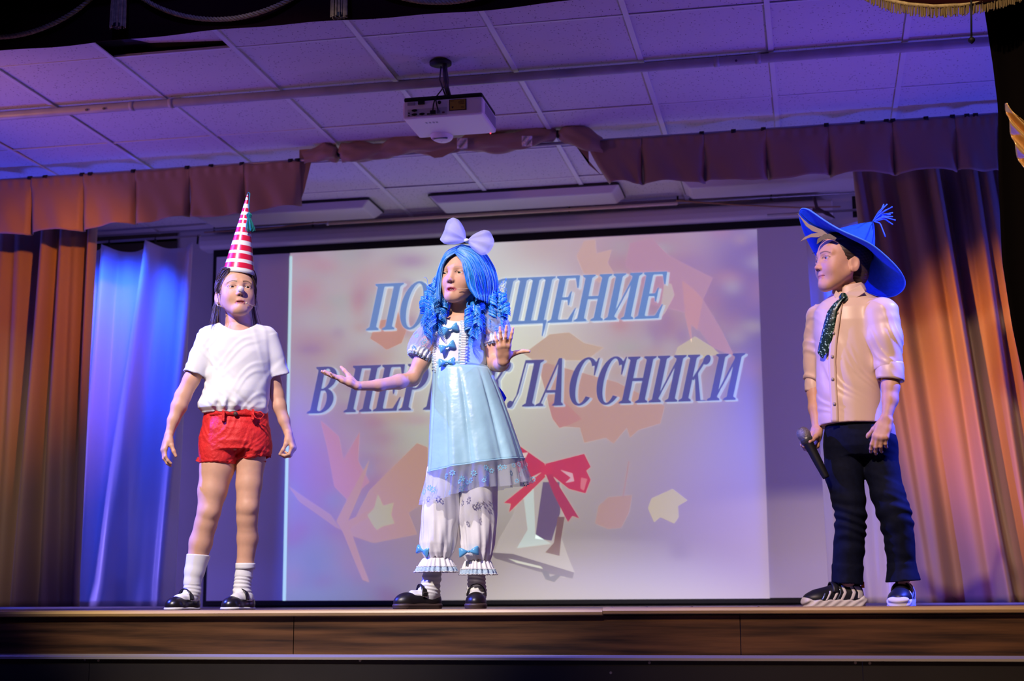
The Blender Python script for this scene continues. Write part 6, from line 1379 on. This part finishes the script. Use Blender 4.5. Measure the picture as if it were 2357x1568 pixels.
# hat
M_felt = mat('blue_felt', (.012, .10, .72), .75, .25, noise=(70, .85), bump=(260, .2, .001)); M_felt_e = mat('felt_edge', (.10, .30, .85), .7)
rim = np.array([(1838, 492, .03), (1845, 478, .07), (1862, 482, .11), (1890, 503, .15), (1931, 529, .18), (1975, 547, .19), (2007, 562, .185), (2040, 590, .16), (2070, 620, .11), (2085, 647, .05), (2080, 668, -.01), (2060, 682, -.06), (2035, 685, -.10), (2005, 676, -.135), (1970, 662, -.16), (1930, 640, -.17), (1895, 615, -.15), (1868, 572, -.10), (1848, 530, -.03)])
RP = np.array([q(*r) for r in rim]); n_r = 120
def per(A, n):
    m_ = len(A); t = np.linspace(0, m_, n, endpoint=False); B = np.r_[A, A[:1]]; C = np.c_[[np.interp(t, np.arange(m_+1), B[:, k]) for k in range(3)]].T
    for _ in range(10): C = (np.roll(C, 1, 0)+2*C+np.roll(C, -1, 0))/4
    return C
RP = per(RP, n_r); ctr = HD.p(0, -.036, .062); hx, hy, hz = Mh[0], Mh[1], Mh[2]; tl = math.radians(24); hz2 = hz*math.cos(tl)-hy*math.sin(tl); hy2 = hy*math.cos(tl)+hz*math.sin(tl)
IN = np.array([ctr+.088*hx*math.sin(6.283*i/n_r)+.100*hy2*math.cos(6.283*i/n_r) for i in range(n_r)])
def brim(i, v):
    a, b = IN[i], RP[i]; return a+(b-a)*v-hz2*.012*math.sin(math.pi*v)
mb = MB(); NV = 16; V = [brim(i, j/(NV-1)) for j in range(NV) for i in range(n_r)]
mb.add(V, [(j*n_r+i, j*n_r+(i+1) % n_r, (j+1)*n_r+(i+1) % n_r, (j+1)*n_r+i) for j in range(NV-1) for i in range(n_r)])
hat = solid(mb.build('hat_brim', M_felt, boy, True), .004); hat.name = 'wide_hat'; hat['label'] = 'wide-brimmed blue felt hat pushed back on the head'
mb = MB(); mb.tube([RP[i % n_r] for i in range(n_r+1)], .0028, 6, False); mb.build('brim_edge', M_felt_e, hat, True)
tip = q(2009, 511, .02)
def crown(u, v):
    i = u*n_r; a = IN[int(i) % n_r]; c = ctr+(tip-ctr)*v; r = (a-ctr)*(1-v)**.85*(1+.05*math.sin(6.283*u*3+4*v)*v); return c+r
mb = MB(); mb.grid(lambda u, v: crown(u, v*.985), n_r, 18, True); solid(mb.build('hat_crown', M_felt, hat, True), .003)
rr = random.Random(9); mb = MB()
for pts in [[(2009, 510), (2020, 498), (2032, 488), (2041, 482)], [(2009, 510), (2024, 492), (2036, 474)], [(2010, 509), (2028, 484), (2034, 470)], [(2010, 509), (2030, 490), (2054, 476)], [(2011, 508), (2030, 494), (2055, 490)], [(2011, 509), (2032, 498), (2055, 499)], [(2012, 509), (2036, 500), (2061, 507)], [(2012, 510), (2036, 504), (2055, 517)], [(2012, 510), (2026, 514), (2038, 545)], [(2010, 508), (2028, 492), (2046, 480)], [(2010, 508), (2026, 486), (2042, 470)], [(2011, 508), (2034, 494), (2050, 494)], [(2010, 508), (2022, 488), (2030, 480)], [(2011, 508), (2030, 496), (2046, 503)]]:
    w = rr.uniform(-.02, .06); P_ = np.array([q(x, y, .02+w*k/len(pts)) for k, (x, y) in enumerate(pts)]); t = np.linspace(0, 1, len(P_)); tf = np.linspace(0, 1, 10); mb.tube([np.array([np.interp(x, t, P_[:, k]) for k in range(3)]) for x in tf], .0022, 5)
mb.build('felt_tassel', mat('felt_tassel', (.06, .20, .85), .6), hat, True)['kind'] = 'stuff'
M_card = mat('tan_card', (.36, .27, .14), .6, .3); M_glit = mat('dark_glitter_card', (.09, .07, .03), .45, .4, noise=(700, 3.0))
for nm, pts, w, m_ in (('card_feather', [(1834, 488), (1846, 502), (1862, 516), (1880, 524), (1900, 532), (1912, 540), (1890, 538), (1870, 532), (1855, 520)], .075, M_card), ('card_feather', [(1842, 556), (1852, 546), (1868, 538), (1884, 536), (1900, 540), (1884, 546), (1866, 546), (1852, 551)], .085, M_card), ('card_fringe', [(1880, 562), (1882, 550), (1896, 540), (1910, 538), (1926, 548), (1922, 552), (1904, 549), (1894, 552)], .095, M_glit)):
    mb = MB(); mb.poly([q(x, y, w+.0006*(x-1880)) for x, y in pts], (0, .004, 0)); mb.build(nm, m_, hat)
mb = MB(); mb.tube([q(1870, 583, .0), q(1876, 582, .02)], .0012, 5); mb.build('pin', M_black, hat)
# microphone held in the hand
mic = tag(empty('microphone'), 'black handheld microphone with silver mesh head, held by the child in the hat', 'microphone')
P.place(mic)
def lathe(nm, prof, m_):
    u1 = np.cross(md, [0, 1, 0]); u1 /= np.linalg.norm(u1); u2 = np.cross(md, u1); mb = MB()
    mb.grid(lambda u, v: mh+md*np.interp(v, np.linspace(0, 1, len(prof)), [p[0] for p in prof])+(u1*math.cos(6.283*u)+u2*math.sin(6.283*u))*np.interp(v, np.linspace(0, 1, len(prof)), [p[1] for p in prof]), 28, len(prof)*3, True); return mb.build(nm, m_, mic, True)
LM = np.linalg.norm(mt_-mh)
lathe('mesh_head', [(-.024, .0005), (-.022, .012), (-.014, .020), (-.002, .0245), (.008, .025), (.016, .0235), (.022, .022)], mat('steel_mesh', (.55, .50, .42), .35, .5, metal=.9, noise=(520, .12), bump=(420, .8, .004)))
lathe('collar_ring', [(.020, .0225), (.026, .0235), (.034, .0225), (.040, .0190)], mat('mic_ring', (.10, .10, .10), .4, .5, metal=.6))
lathe('handle', [(.038, .0190), (.060, .0175), (.12, .0160), (LM-.004, .0130), (LM, .0120), (LM, .0005)], M_black)
